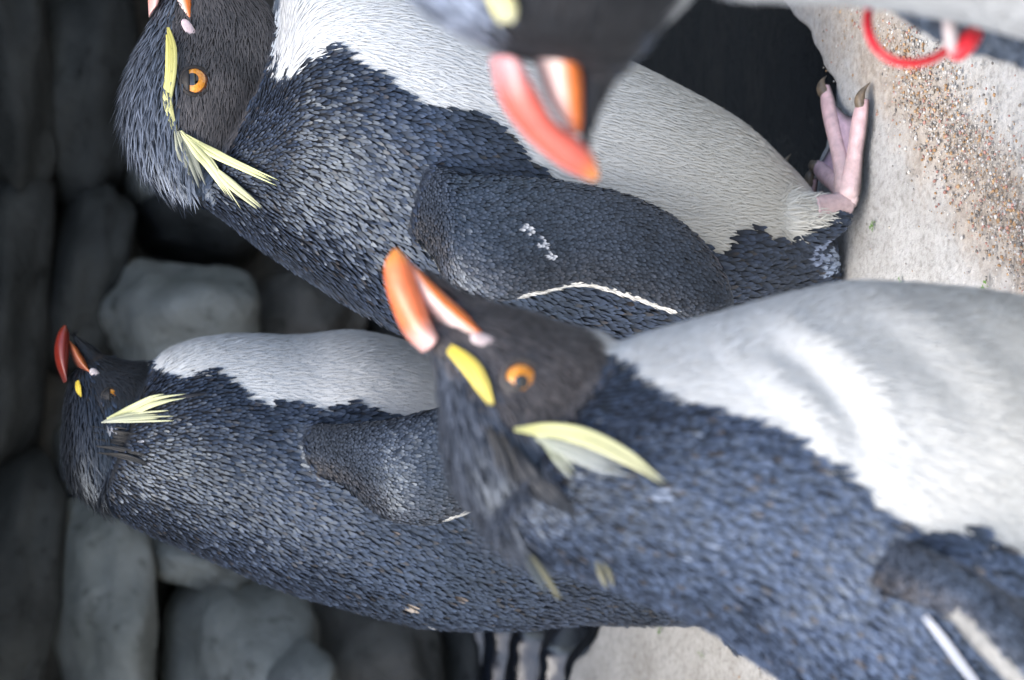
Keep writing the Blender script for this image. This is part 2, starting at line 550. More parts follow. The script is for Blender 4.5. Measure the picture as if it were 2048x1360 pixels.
class Plumes:
    def __init__(s):
        s.V, s.Q, s.T, s.C, s.n = [], [], [], [], 0
    def add(s, V, Q, T, C):
        s.V.append(V.reshape(-1, 3)); s.Q.append(Q.reshape(-1, 4) + s.n); s.T.append(T.reshape(-1, 3) + s.n); s.C.append(C.reshape(-1, 4))
        s.n += len(s.V[-1])
    def scales(s, P, N, D, L, W, tilt, root, tip, rough, curl=.15):
        n = len(P)
        D = norm(D - N * np.sum(D * N, 1, keepdims=True)); Bv = np.cross(N, D)
        L, W, tilt = (np.broadcast_to(x, n)[:, None] for x in (L, W, tilt))
        up = np.tan(tilt)
        P = P + N * .0003
        tw = RNG.normal(0, .07, (n, 1)) * W
        v = [P - D * .15 * L - Bv * .3 * W, P - D * .15 * L + Bv * .3 * W,
             P + D * .40 * L - Bv * .5 * W + N * (.40 * L * up - tw), P + D * .40 * L + Bv * .5 * W + N * (.40 * L * up + tw),
             P + D * .80 * L - Bv * .36 * W + N * (.78 * L * up - tw), P + D * .80 * L + Bv * .36 * W + N * (.78 * L * up + tw),
             P + D * L + N * (.85 * L * up)]
        V = np.stack(v, 1)
        k = np.arange(n)[:, None] * 7
        Q = np.stack([k + np.array([0, 1, 3, 2]), k + np.array([2, 3, 5, 4])], 1)
        T = k + np.array([4, 5, 6])
        C = np.zeros((n, 7, 4))
        for i, f in enumerate((0, 0, .18, .18, .85, .85, 1.25)):
            C[:, i, :3] = root * (1 - f) + tip * f
        C[:, :, 3] = np.broadcast_to(rough, n)[:, None]
        s.add(V, Q, T, C)
    def hairs(s, P, N, D, L, W, tilt, root, tip, rough, bend=0.0):
        n = len(P)
        D = norm(D - N * np.sum(D * N, 1, keepdims=True)); Bv = np.cross(N, D)
        L, W, tilt = (np.broadcast_to(x, n)[:, None] for x in (L, W, tilt))
        up = np.tan(tilt)
        P = P + N * .0002
        sw = RNG.normal(0, .12, (n, 1)) * L
        v = [P - Bv * .5 * W, P + Bv * .5 * W,
             P + D * .5 * L - Bv * (.42 * W) + N * .5 * L * up + Bv * sw * .3, P + D * .5 * L + Bv * (.42 * W) + N * .5 * L * up + Bv * sw * .3,
             P + D * L + N * L * up * (1 - bend) + Bv * sw]
        V = np.stack(v, 1)
        k = np.arange(n)[:, None] * 5
        Q = (k + np.array([0, 1, 3, 2]))
        T = k + np.array([2, 3, 4])
        C = np.zeros((n, 5, 4))
        for i, f in enumerate((0, 0, .5, .5, 1)):
            C[:, i, :3] = root * (1 - f) + tip * f
        C[:, :, 3] = np.broadcast_to(rough, n)[:, None]
        s.add(V, Q, T, C)
    def mesh(s, name):
        me = mesh_np(name, np.vstack(s.V), np.vstack(s.Q), np.vstack(s.T))
        set_col(me, np.vstack(s.C))
        return me

class Bird:
    def __init__(b, name, ref, dist_y, yaw, face, label, group):
        """ref: picture point on the bird's mid plane at distance dist_y; yaw turns it; face +1 looks to +X, -1 to -X"""
        b.P0 = on_y(ref[0], ref[1], dist_y)
        b.n = np.array([math.sin(yaw), -math.cos(yaw), 0.0])        # towards the camera
        b.f = np.array([math.cos(yaw), math.sin(yaw), 0.0])
        b.face = face
        b.root = bpy.data.objects.new(name, None); link(b.root)
        b.root['label'] = label; b.root['category'] = 'penguin'; b.root['group'] = group
        b.pieces = []
        b.white = []; b.facep = []; b.flecks = []
        b.scale_gain = 1.0; b.scale_len = 1.0; b.tipcol = (.031, .043, .071)
    def pt(b, px, py, off=0.0):
        return on_plane(px, py, b.P0 + b.n * off, b.n)
    def loft(b, kind, st, ratio, ns=90, nt=48, off=0.0):
        """st rows: ventral/bottom px,py , dorsal/top px,py [, ratio]"""
        A = [b.pt(r[2], r[3], off) for r in st]; B = [b.pt(r[0], r[1], off) for r in st]
        W = [np.linalg.norm(A[i] - B[i]) / 2 * (r[4] if len(r) > 4 else ratio) for i, r in enumerate(st)]
        return Loft(kind, A, B, W, b.n, ns, nt)
    def piece(b, kind, st, ratio, **kw):
        lf = b.loft(kind, st, ratio, **kw)
        b.pieces.append(lf); return lf
    def flipper(b, st, side=1, kind='flipper'):
        """st rows: leading px,py, trailing px,py, off_lead, off_trail, half thickness"""
        A, B, W = [], [], []
        for lx, ly, tx, ty, ol, ot, th in st:
            p, q = b.pt(lx, ly, ol), b.pt(tx, ty, ot)
            if side < 0:
                p = p - 2 * b.n * ol; q = q - 2 * b.n * ot
            A.append(p); B.append(q); W.append(th)
        lf = Loft(kind, A, B, W, b.n * side, 80, 40)
        lf.side = side
        b.pieces.append(lf); return lf
    def uv(b, P):
        d = P - b.P0
        return d @ b.f, d[:, 2]
    def poly(b, pts, off):
        Q = np.array([b.pt(x, y, off) for x, y in pts])
        u, v = b.uv(Q)
        return list(zip(u, v))
    def build_body(b, voxel=.0024, smooth=5):
        Vs, Qs, Ts, n = [], [], [], 0
        for lf in b.pieces:
            V, q, t = lf.mesh_arrays()
            Vs.append(V); Qs.append(q + n); Ts.append(t + n); n += len(V)
        me = mesh_np('tmp', np.vstack(Vs), np.vstack(Qs), np.vstack(Ts))
        o = bpy.data.objects.new('tmp', me); link(o)
        r = o.modifiers.new('r', 'REMESH'); r.mode = 'VOXEL'; r.voxel_size = voxel; r.use_smooth_shade = True
        s = o.modifiers.new('s', 'SMOOTH'); s.factor = .5; s.iterations = smooth
        dg = bpy.context.evaluated_depsgraph_get()
        bm_ = bpy.data.meshes.new_from_object(o.evaluated_get(dg))
        bpy.data.objects.remove(o); bpy.data.meshes.remove(me)
        bm_.name = 'body'
        for a in list(bm_.color_attributes): bm_.color_attributes.remove(a)
        bm_.materials.clear()
        nv = len(bm_.vertices)
        V = np.empty(nv * 3, np.float32); bm_.vertices.foreach_get('co', V); V = V.reshape(-1, 3).astype(float)
        NV = np.empty(nv * 3, np.float32); bm_.vertices.foreach_get('normal', NV); NV = NV.reshape(-1, 3).astype(float)
        for path, depth, width in b.furrows:
            Q = np.array([b.pt(x, y, .05) for x, y in path]); qu, qv = b.uv(Q)
            k = np.linspace(0, len(path) - 1, 40); cu = catmull(np.stack([qu, qv], 1), k)
            u, v = b.uv(V)
            d = np.sqrt(((u[:, None] - cu[None, :, 0]) ** 2 + (v[:, None] - cu[None, :, 1]) ** 2))
            j = d.argmin(1); dm = d.min(1); e = np.sin(np.pi * (j + .5) / 40) ** .6
            V = V - NV * (depth * e * np.exp(-(dm / width) ** 2))[:, None] + NV * (depth * .6 * e * np.exp(-((dm - 2 * width) / width) ** 2))[:, None]
        if b.furrows:
            bm_.vertices.foreach_set('co', V.astype(np.float32).ravel()); bm_.update()
            bm_.vertices.foreach_get('normal', NV_ := np.empty(nv * 3, np.float32)); NV = NV_.reshape(-1, 3).astype(float)
        b.V, b.NV = V, NV
        b.bvh = BVHTree.FromPolygons([Vector(v) for v in V], [tuple(p.vertices) for p in bm_.polygons])
        kd = KDTree(nv)
        for i in range(nv): kd.insert(V[i], i)
        kd.balance(); b.kd = kd
        # colour of the body under the feathers, from the nearest piece
        src, info = [], []
        for pi, lf in enumerate(b.pieces):
            g = lf.G[::2, ::2].reshape(-1, 3); src.append(g)
            si, ti = np.meshgrid(np.linspace(0, 1, lf.ns)[::2], (np.arange(lf.nt) / lf.nt)[::2], indexing='ij')
            info.append(np.stack([np.full(si.size, pi), si.ravel(), ti.ravel()], 1))
        src = np.vstack(src); info = np.vstack(info)
        k2 = KDTree(len(src))
        for i, p in enumerate(src): k2.insert(p, i)
        k2.balance()
        idx = np.array([k2.find(v)[1] for v in V])
        inf = info[idx]
        C = np.zeros((nv, 4))
        for pi, lf in enumerate(b.pieces):
            msk = inf[:, 0] == pi
            if not msk.any(): continue
            reg = b.region(lf, V[msk], inf[msk, 1], inf[msk, 2])
            C[msk] = b.skin_col(reg, V[msk])
        set_col(bm_, C)
        b.body = put('body', bm_, M_BODY, b.root)
    WHITE, DARK, FACE, CROWN, FLIP, FLIPW = 1, 0, 2, 3, 4, 5
    def region(b, lf, P, S, TH):
        u, v = b.uv(P)
        jag = vnoise(P, 420) * .0022 + vnoise(P, 140) * .003
        u2 = u + jag + RNG.normal(0, .0010, len(P)); v2 = v + jag * .6 + RNG.normal(0, .0010, len(P))
        R = np.zeros(len(P), int)
        if lf.kind.startswith('flipper'):
            R[:] = b.FLIP
            inner = np.sin(TH * 2 * np.pi) < -.12
            R[inner & (np.cos(TH * 2 * np.pi) < .75)] = b.FLIPW
            lo, hi = getattr(lf, 'stripe', (.42, .90))
            trail = (np.cos(TH * 2 * np.pi) < -getattr(lf, 'edge', .955)) & (S > lo) & (S < hi)
            R[trail] = b.FLIPW
            return R
        if lf.kind in ('head', 'chin'):
            R[:] = b.DARK
            for p in b.facep:
                R[in_poly(u + RNG.normal(0, .0028, len(P)), v + RNG.normal(0, .0028, len(P)), p)] = b.FACE
            if lf.kind == 'head':
                dors = np.cos(TH * 2 * np.pi) < b.crown_cos
                R[dors & (S < b.crown_s) & (R == 0)] = b.CROWN
            for p in b.notcrown:
                mm = in_poly(u, v, p)
                R[mm & (R == b.CROWN)] = b.DARK
            if lf.kind == 'chin':
                R[:] = b.FACE
        if lf.kind in ('body', 'tail', 'thigh') or (lf.kind == 'head' and b.head_white):
            for p in b.white:
                R[in_poly(u2, v2, p)] = b.WHITE
        return R
    head_white = True; furrows = []
    crown_cos = -.25; crown_s = .97; notcrown = []
    white_mul = 1.0; edge_mul = 1.0
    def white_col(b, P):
        """whiter on the breast, creamier and a little darker low down"""
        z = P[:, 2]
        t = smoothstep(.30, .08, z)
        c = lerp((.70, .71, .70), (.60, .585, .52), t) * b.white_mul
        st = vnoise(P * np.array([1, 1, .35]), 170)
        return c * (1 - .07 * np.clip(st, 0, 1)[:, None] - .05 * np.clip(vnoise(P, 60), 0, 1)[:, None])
    def skin_col(b, reg, P):
        C = np.zeros((len(P), 4)); C[:, 3] = .75
        C[:, :3] = (.010, .012, .016)
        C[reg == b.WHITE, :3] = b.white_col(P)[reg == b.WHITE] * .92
        C[reg == b.FACE, :3] = (.022, .019, .018)
        C[reg == b.CROWN, :3] = (.006, .007, .009)
        C[reg == b.FLIP, :3] = (.014, .017, .022)
        C[reg == b.FLIPW, :3] = np.array((.66, .64, .58)) * b.edge_mul
        return C
    def snap(b, P, maxd):
        out, nn, keep = [], [], []
        for p in P:
            co, no, fi, d = b.bvh.find_nearest(p, maxd)
            if co is None:
                keep.append(False); continue
            i = b.kd.find(co)[1]
            keep.append(True); out.append(co); nn.append(b.NV[i])
        return np.array(out), norm(np.array(nn)), np.array(keep)
    def feather_pass(b, pl, lf, want, step, row, fn, maxd=.006, jit=.22):
        S, TH = lf.rows(step, row, jit)
        P, T = lf.sample(S, TH)
        reg = b.region(lf, P, S, TH)
        k = np.isin(reg, want)
        if not k.any(): return
        P, T, S, TH, reg = P[k], T[k], S[k], TH[k], reg[k]
        Q, N, keep = b.snap(P, maxd)
        if len(Q) == 0: return
        fn(pl, Q, N, T[keep], S[keep], TH[keep], reg[keep])
    def plumage(b):
        pl = Plumes(); lf_kind = ['']
        def jd(D, a):
            return norm(D + RNG.normal(0, a, D.shape))
        def f_scale(pl, P, N, D, S, TH, reg):
            n = len(P)
            g = RNG.uniform(.7, 1.25, n)[:, None] * b.scale_gain
            g = g * (1 + .35 * vnoise(P, 55)[:, None])
            tip = np.array(b.tipcol)[None, :] * g
            br = (RNG.uniform(0, 1, n) < .04)[:, None]
            tip = np.where(br, np.array((.040, .034, .031))[None, :] * g, tip)
            root = np.tile(np.array((.007, .008, .011)), (n, 1))
            low = smoothstep(.2, .5, S)
            fine = (.62 + .38 * smoothstep(.02, .28, S)) if lf_kind[0] != 'head' else np.full(n, .6)
            L = (.0072 + .0018 * low) * fine * RNG.uniform(.85, 1.2, n) * b.scale_len
            W = (.0025 + .0003 * low) * fine * RNG.uniform(.85, 1.15, n) * b.scale_len
            for (fx, fy, fr, fc) in b.flecks_w:
                d = np.linalg.norm(P - fx, axis=1)
                mm = (d < fr) & (RNG.uniform(0, 1, n) < .75)
                tip[mm] = fc; root[mm] = np.array(fc) * .8
            pl.scales(P, N, jd(D, .13), L, W, rad(16) + RNG.normal(0, rad(3), n), root, tip, RNG.uniform(.32, .50, n))
        def f_white(pl, P, N, D, S, TH, reg):
            n = len(P)
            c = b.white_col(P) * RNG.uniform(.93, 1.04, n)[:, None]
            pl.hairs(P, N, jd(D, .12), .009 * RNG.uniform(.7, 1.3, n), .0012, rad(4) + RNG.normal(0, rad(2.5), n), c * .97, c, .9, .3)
        def f_fluff(pl, P, N, D, S, TH, reg):
            n = len(P)
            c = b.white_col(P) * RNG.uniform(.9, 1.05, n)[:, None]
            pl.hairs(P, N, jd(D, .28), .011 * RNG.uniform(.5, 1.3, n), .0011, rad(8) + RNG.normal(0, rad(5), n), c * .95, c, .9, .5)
        def f_face(pl, P, N, D, S, TH, reg):
            n = len(P)
            g = RNG.uniform(.6, 1.5, n)[:, None] * (1 + .4 * vnoise(P, 90)[:, None]) * b.face_gain
            c = np.array((.068, .060, .058))[None, :] * g
            pl.hairs(P, N, jd(D, .10), .0062 * RNG.uniform(.7, 1.3, n), .0009, rad(8) + RNG.normal(0, rad(4), n), c * .45, c, .6, .3)
        def f_crown(pl, P, N, D, S, TH, reg):
            n = len(P)
            g = RNG.uniform(.4, 1.7, n)[:, None]
            c = np.array((.070, .080, .100))[None, :] * g * b.crown_gain
            lift = smoothstep(.15, .75, S)
            L = (.009 + .008 * lift) * RNG.uniform(.7, 1.25, n) * b.crown_len
            pl.hairs(P, N, jd(D, .10), L, .0013, rad(8) + rad(10) * lift + RNG.normal(0, rad(4), n), c * .25, c, .38, .15)
        def f_flip(pl, P, N, D, S, TH, reg):
            n = len(P)
            g = RNG.uniform(.6, 1.35, n)[:, None] * (1 + .3 * vnoise(P, 80)[:, None])
            w = smoothstep(-.1, -.8, np.cos(TH * 2 * np.pi)) * (.45 + .4 * smoothstep(.45, .1, S)) + smoothstep(.30, .05, S) * .12
            base = lerp((.046, .058, .080), (.085, .075, .068), np.clip(w, 0, 1) * RNG.uniform(.2, 1.0, n))
            tip = base * g * b.scale_gain
            for (fx, fy, fr, fc) in b.flecks_w:
                d = np.linalg.norm(P - fx, axis=1)
                mm = (d < fr) & (RNG.uniform(0, 1, n) < .6)
                tip[mm] = fc
            pl.scales(P, N, jd(D, .08), .0042 * RNG.uniform(.8, 1.2, n), .0021, rad(12) + RNG.normal(0, rad(4), n), tip * .2, tip, RNG.uniform(.3, .5, n))
        def f_flipw(pl, P, N, D, S, TH, reg):
            n = len(P)
            c = np.array((.76, .74, .68))[None, :] * b.edge_mul * RNG.uniform(.85, 1.05, n)[:, None]
            pl.hairs(P, N, jd(D, .12), .0045, .0014, rad(8), c * .9, c, .8, .2)
        b.flecks_w = [(b.hit(x, y)[0], 0, r, c) for x, y, r, c in b.flecks]
        for lf in b.pieces:
            lf_kind[0] = lf.kind
            if lf.kind.startswith('flipper'):
                b.feather_pass(pl, lf, [b.FLIP], .0019, .0021, f_flip, .004)
                b.feather_pass(pl, lf, [b.FLIPW], .0018, .0024, f_flipw, .004)
                continue
            if lf.kind == 'thigh':
                b.feather_pass(pl, lf, [b.WHITE], .0016, .002, f_fluff)
                b.feather_pass(pl, lf, [b.DARK], .0025, .0034, f_scale)
            if lf.kind in ('body', 'tail'):
                b.feather_pass(pl, lf, [b.DARK], .0025, .0034, f_scale)
                b.feather_pass(pl, lf, [b.WHITE], .0022, .0028, f_white)
            elif lf.kind == 'head':
                b.feather_pass(pl, lf, [b.DARK], .0017, .0023, f_scale)
                b.feather_pass(pl, lf, [b.WHITE], .0022, .0028, f_white)
                b.feather_pass(pl, lf, [b.FACE], .0015, .0019, f_face)
                b.feather_pass(pl, lf, [b.CROWN], .0019, .0026, f_crown)
            elif lf.kind == 'chin':
                b.feather_pass(pl, lf, [b.FACE], .0016, .002, f_face)
        b.plume_obj = put('plumage', pl.mesh('plumage'), M_PLUME, b.root, kind='stuff')
    face_gain = 1.0; crown_gain = 1.0; crown_len = 1.0
    def hit(b, px, py):
        d = Vector(ray(px, py)).normalized()
        co, no, fi, dist = b.bvh.ray_cast(Vector(CAM), d)
        if co is None:
            co, no, fi, dist = b.bvh.find_nearest(Vector(b.pt(px, py, .03)))
        return np.array(co), norm(b.NV[b.kd.find(co)[1]])
    def mirror(b, p):
        return p - 2 * b.n * np.dot(p - b.P0, b.n)
    def crest(b, name, path, width, cols, n=14, lift=.0015, spread=.35, ends=.5, far=False):
        """bundle of fine strands along a picture path laid on the bird; path points may carry an extra lift"""
        pts, nor = [], []
        for p in path:
            co, no = b.hit(p[0], p[1])
            if len(p) > 2:
                co = b.pt(p[0], p[1], p[2]); no = b.n
            pts.append(co + no * lift); nor.append(no)
        pts, nor = np.array(pts), np.array(nor)
        m_ = 14
        t = np.linspace(0, len(pts) - 1, m_)
        C = catmull(pts, t); N = norm(catmull(nor, t)); T = norm(np.gradient(C, axis=0)); Bv = norm(np.cross(N, T))
        V, Q, Cc, k = [], [], [], 0
        tau = np.linspace(0, 1, m_)
        wid = np.interp(tau, np.linspace(0, 1, len(width)), width)
        for i in range(n):
            o = RNG.uniform(-.5, .5); hgt = RNG.uniform(0, 1)
            end = RNG.uniform(ends, 1.0) if i > 1 else 1.0
            st_ = RNG.uniform(0, .18) if i > 1 else 0
            tt = st_ + (end - st_) * tau
            cc = np.stack([np.interp(tt, tau, C[:, a]) for a in range(3)], 1)
            bb = np.stack([np.interp(tt, tau, Bv[:, a]) for a in range(3)], 1)
            nn = np.stack([np.interp(tt, tau, N[:, a]) for a in range(3)], 1)
            ww = np.interp(tt, tau, wid)
            dr = o * (1 + spread * tau)
            cen = cc + bb * (ww * dr)[:, None] + nn * (hgt * ww * .35)[:, None]
            hw = (ww * .16 + .0003) * np.sin(np.clip(.12 + tau * .88, 0, 1) * np.pi) ** .6
            L_, R_ = cen - bb * hw[:, None], cen + bb * hw[:, None]
            mid = cen + nn * (hw * .8)[:, None]
            V.append(np.stack([L_, mid, R_], 1).reshape(-1, 3))
            a = np.arange(m_ - 1) * 3 + k
            Q.append(np.stack([a, a + 1, a + 4, a + 3], 1)); Q.append(np.stack([a + 1, a + 2, a + 5, a + 4], 1))
            c0, c1 = np.array(cols[0]), np.array(cols[1])
            g = RNG.uniform(.75, 1.1)
            cl = (c0[None, :] * (1 - tau[:, None]) + c1[None, :] * tau[:, None]) * g
            Cc.append(np.repeat(np.hstack([cl, np.full((m_, 1), .5)]), 3, axis=0))
            k += m_ * 3
        V = np.vstack(V)
        if far:
            V = V - 2 * ((V - b.P0) @ b.n)[:, None] * b.n[None, :]
        me = mesh_np(name, V, np.vstack(Q))
        set_col(me, np.vstack(Cc))
        return put(name, me, M_CREST, b.root)
    def eye(b, px, py, r, aim, lid_tilt=0.0, lidcol=(.035, .03, .03), sink=.55, lidr=1.0, far=True, lid=66):
        co, no = b.hit(px, py)
        for side in ((1, -1) if far else (1,)):
            n0 = b.n if side > 0 else -b.n
            ax = norm(n0 + aim[0] * b.f * 1.0 + np.array([0, 0, aim[1]]))
            base = co if side > 0 else b.mirror(co)
            cen = base - n0 * r * sink
            x = norm(np.cross(ax, [0, 0, 1.0])); y = np.cross(x, ax)
            V, rings, nt = [], [0, 8, 15, 21, 24, 30, 36, 42, 47, 52, 60, 75, 90, 110], 32
            for a in rings:
                for j in range(nt):
                    t = j / nt * 2 * np.pi
                    V.append(cen + r * (math.cos(rad(a)) * ax + math.sin(rad(a)) * (math.cos(t) * x + math.sin(t) * y)))
            q = [(i * nt + j, (i + 1) * nt + j, (i + 1) * nt + (j + 1) % nt, i * nt + (j + 1) % nt) for i in range(len(rings) - 1) for j in range(nt)]
            me = mesh_np('eye', V, q)
            o = put('eye', me, [M_PUPIL, M_IRIS, M_IRIS_RIM], b.root)
            mi = []
            for i in range(len(rings) - 1):
                a = (rings[i] + rings[i + 1]) / 2
                mi += [0 if a < b.pupil_deg else (1 if a < 50 else 2)] * nt
            me.polygons.foreach_set('material_index', np.array(mi[:len(me.polygons)], dtype=np.int32))
            # eyelids: thin ring of bare skin, and the upper lid as a shell over the ball
            up = np.array([0, 0, 1.0]); lx = norm(np.cross(n0, up)) * side
            e_ = norm(math.cos(lid_tilt) * up + math.sin(lid_tilt) * lx - .12 * n0)
            V, q, nu, nv_ = [], [], 40, 8
            for i in range(nu):
                t = i / nu * 2 * np.pi
                cdir = math.cos(t) * lx + math.sin(t) * up
                for j in range(nv_):
                    p = j / nv_ * 2 * np.pi
                    V.append(cen + n0 * r * .55 + cdir * r * lidr * (.88 + .16 * math.cos(p)) + n0 * r * .12 * math.sin(p))
            for i in range(nu):
                for j in range(nv_):
                    q.append((i * nv_ + j, ((i + 1) % nu) * nv_ + j, ((i + 1) % nu) * nv_ + (j + 1) % nv_, i * nv_ + (j + 1) % nv_))
            k0 = len(V)
            s1 = norm(np.cross(e_, n0)); s2 = np.cross(s1, e_)
            al = [2, 15, 30, 45, lid - 8, lid, lid + 1.5, lid]; rr = [1.09, 1.09, 1.09, 1.09, 1.09, 1.10, 1.05, .98]
            for a_, r_ in zip(al, rr):
                for j in range(nu):
                    t = j / nu * 2 * np.pi
                    V.append(cen + r * r_ * (math.cos(rad(a_)) * e_ + math.sin(rad(a_)) * (math.cos(t) * s1 + math.sin(t) * s2)))
            for i in range(len(al) - 1):
                for j in range(nu):
                    q.append((k0 + i * nu + j, k0 + i * nu + (j + 1) % nu, k0 + (i + 1) * nu + (j + 1) % nu, k0 + (i + 1) * nu + j))
            ml = mesh_np('eyelid', V, q)
            cc = np.tile((*lidcol, .6), (len(V), 1)); cc[k0:, :3] *= .8
            set_col(ml, cc * RNG.uniform(.9, 1.1, (len(V), 1)))
            put('eyelid', ml, M_SKIN, o)
    pupil_deg = 23
    def beak(b, up, lo, tone=(.80, .20, .075), base=(.76, .46, .42), dark=1.0, tip=(.85, .30, .045), upw=(.0105, .0098, .0085, .0065, .0035), low=(.0125, .0115, .0090, .0060, .0025), lowpale=(.80, .62, .57)):
        hold = bpy.data.objects.new('beak', None); link(hold); hold.parent = b.root
        def cu(s, th, V):
            c = lerp(base, tone, smoothstep(.02, .32, s))
            c = c * (1 - smoothstep(.78, 1.0, s))[:, None] + np.array(tip)[None, :] * smoothstep(.78, 1.0, s)[:, None]
            edge = smoothstep(.55, 1.0, np.cos(th * 2 * np.pi))
            c = c * (1 - .45 * edge[:, None]) + np.array((.55, .045, .03))[None, :] * .45 * edge[:, None]
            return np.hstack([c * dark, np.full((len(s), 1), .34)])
        def cl(s, th, V):
            t = smoothstep(-.6, .0, np.cos(th * 2 * np.pi))       # pale along the gape, orange below
            c = lerp(lowpale, (.80, .19, .02), t)
            r = smoothstep(.5, 1.0, np.cos(th * 2 * np.pi))
            c = c * (1 - r[:, None]) + np.array((.62, .07, .012))[None, :] * r[:, None]
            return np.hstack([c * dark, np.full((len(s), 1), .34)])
        def wide(st, ws):
            n = len(st); out = []
            for i, r in enumerate(st):
                hh = np.linalg.norm(b.pt(r[0], r[1]) - b.pt(r[2], r[3])) / 2
                out.append(tuple(r[:4]) + (float(np.interp(i / (n - 1), np.linspace(0, 1, len(ws)), ws)) / max(hh, 1e-4),))
            return out
        lu, ll = b.loft('bk', wide(up, upw), .5, 48, 28), b.loft('bk', wide(lo, low), .5, 48, 28)
        for nm, lf, cf in (('upper_mandible', lu, cu), ('lower_mandible', ll, cl)):
            o = loft_object(nm, lf, M_BEAK, b.root, cf)
            o.parent = hold
            o.matrix_parent_inverse = (Matrix.Translation(b.root.location)).inverted()
        b.beak_hold = hold
    def gape(b, px, py, rx, ry, ang, col=(.66, .52, .53)):
        """fleshy pink corner of the mouth, both sides"""
        co, no = b.hit(px, py)
        sc = np.linalg.norm(co - CAM) / F
        e1 = norm(b.pt(px + math.cos(ang), py + math.sin(ang)) - b.pt(px, py)); e2 = np.cross(b.n, e1)
        for side in (1, -1):
            V, nt, nr = [], 24, 9
            for i in range(nr):
                a = i / (nr - 1) * math.pi
                for j in range(nt):
                    t = j / nt * 2 * math.pi
                    x, y, z = math.cos(a), math.sin(a) * math.cos(t), math.sin(a) * math.sin(t)
                    p = co + e1 * x * rx * sc + e2 * y * ry * sc * (1 - .45 * x) + b.n * z * ry * sc * .5
                    V.append(p if side > 0 else b.mirror(p))
            q = [(i * nt + j, i * nt + (j + 1) % nt, (i + 1) * nt + (j + 1) % nt, (i + 1) * nt + j) for i in range(nr - 1) for j in range(nt)]
            me = mesh_np('gape_skin', V, q)
            set_col(me, np.tile((*col, .45), (len(V), 1)))
            put('gape_skin', me, M_SKIN, b.root)
    def foot(b, heel, ang, size=1.0, leg_top=None, wet=1.0, toes_at=((rad(-25), .074), (rad(4), .082), (rad(33), .070))):
        """three webbed toes with claws; heel on the floor, ang = heading in the floor plane"""
        hold = bpy.data.objects.new('foot', None); link(hold); hold.parent = b.root
        inv = Matrix.Translation(b.root.location).inverted()
        def add(nm, me, mat):
            o = put(nm, me, mat); o.parent = hold; o.matrix_parent_inverse = inv
            return o
        h = np.array([heel[0], heel[1], 0.0])
        def d2(a): return np.array([math.cos(a), math.sin(a), 0.0])
        toes, tips = [], []
        for da, ln in toes_at:
            d = d2(ang + da); sd = np.array([-d[1], d[0], 0])
            k = np.array([-.0075 / ln, .04, .26, .46, .66, .85, 1.0]) * ln * size
            zc = np.array([.0125, .0145, .0125, .0115, .0105, .0095, .008]) * size
            rr = np.array([.0030, .0080, .0064, .0055, .0057, .0052, .0036]) * size
            A = [h + d * k[i] + np.array([0, 0, zc[i] + rr[i] * .8]) for i in range(7)]
            B = [h + d * k[i] + np.array([0, 0, max(.0006, zc[i] - rr[i])]) for i in range(7)]
            lf = Loft('toe', A, B, rr * 1.12, sd, 40, 20)
            toes.append((d, sd, k, zc, rr)); tips.append(h + d * ln * size)
            def tc(s, th, V):
                c = lerp((.62, .47, .46), (.66, .44, .45), s)
                dk = smoothstep(.1, -.75, np.cos(th * 2 * np.pi))
                c = c * (1 - dk[:, None]) + np.array((.035, .03, .03))[None, :] * dk[:, None]
                return np.hstack([c * (1 + .12 * vnoise(V, 500)[:, None]) * wet, np.full((len(s), 1), .42)])
            V, q, t = lf.mesh_arrays()
            me = mesh_np('toe', V, q, t)
            s_ = np.concatenate([np.repeat(np.linspace(0, 1, 40), 20), [0, 1]]); th_ = np.concatenate([np.tile(np.arange(20) / 20, 40), [0, 0]])
            set_col(me, tc(s_, th_, V))
            add('toe', me, M_SKIN)
            ck = np.linspace(0, 1, 6)
            cA = [h + d * (ln + .0165 * c_ - .006) * size + np.array([0, 0, (.0125 + .003 * math.sin(c_ * 2.6) - .0095 * c_ * c_) * size]) for c_ in ck]
            cB = [p - np.array([0, 0, (.0070 * (1 - c_ ** 1.7) + .0006) * size]) for p, c_ in zip(cA, ck)]
            cl = Loft('claw', cA, cB, [(.0042 * (1 - c_ ** 1.8) + .0004) * size for c_ in ck], sd, 20, 14)
            V, q, t = cl.mesh_arrays()
            add('claw', mesh_np('claw', V, q, t), M_CLAW)
        for i in (0, 1):                                          # webs
            V, q, na, nb = [], [], 16, 12
            for top in (1, -1):
                for a in range(na):
                    ta = a / (na - 1)
                    for c in range(nb):
                        tb = c / (nb - 1)
                        reach = .95 - .17 * math.sin(tb * math.pi)
                        p = []
                        for w_, (d, sd, k, zc, rr) in ((1 - tb, toes[i]), (tb, toes[i + 1])):
                            p.append(w_ * (h + d * k[-1] * reach * ta))
                        p = sum(p)
                        z = (.0145 - .006 * ta - .002 * math.sin(tb * math.pi)) * size + top * .0011 * size * (1 - .7 * ta)
                        V.append(p + np.array([0, 0, z]))
            for l in (0, 1):
                o_ = l * na * nb
                for a in range(na - 1):
                    for c in range(nb - 1):
                        f_ = (o_ + a * nb + c, o_ + a * nb + c + 1, o_ + (a + 1) * nb + c + 1, o_ + (a + 1) * nb + c)
                        q.append(f_ if l == 0 else f_[::-1])
            for c in range(nb - 1):
                a_ = (na - 1) * nb + c
                q.append((a_, a_ + 1, na * nb + a_ + 1, na * nb + a_))
            me = mesh_np('web', V, q)
            ta = np.tile(np.repeat(np.linspace(0, 1, na), nb), 2)
            c = lerp((.50, .33, .36), (.50, .38, .47), ta)
            e = smoothstep(.90, .97, ta)[:, None]
            c = c * (1 - e) + np.array((.05, .045, .045)) * e
            set_col(me, np.hstack([c * wet, np.full((len(ta), 1), .40)]))
            add('web', me, M_SKIN)
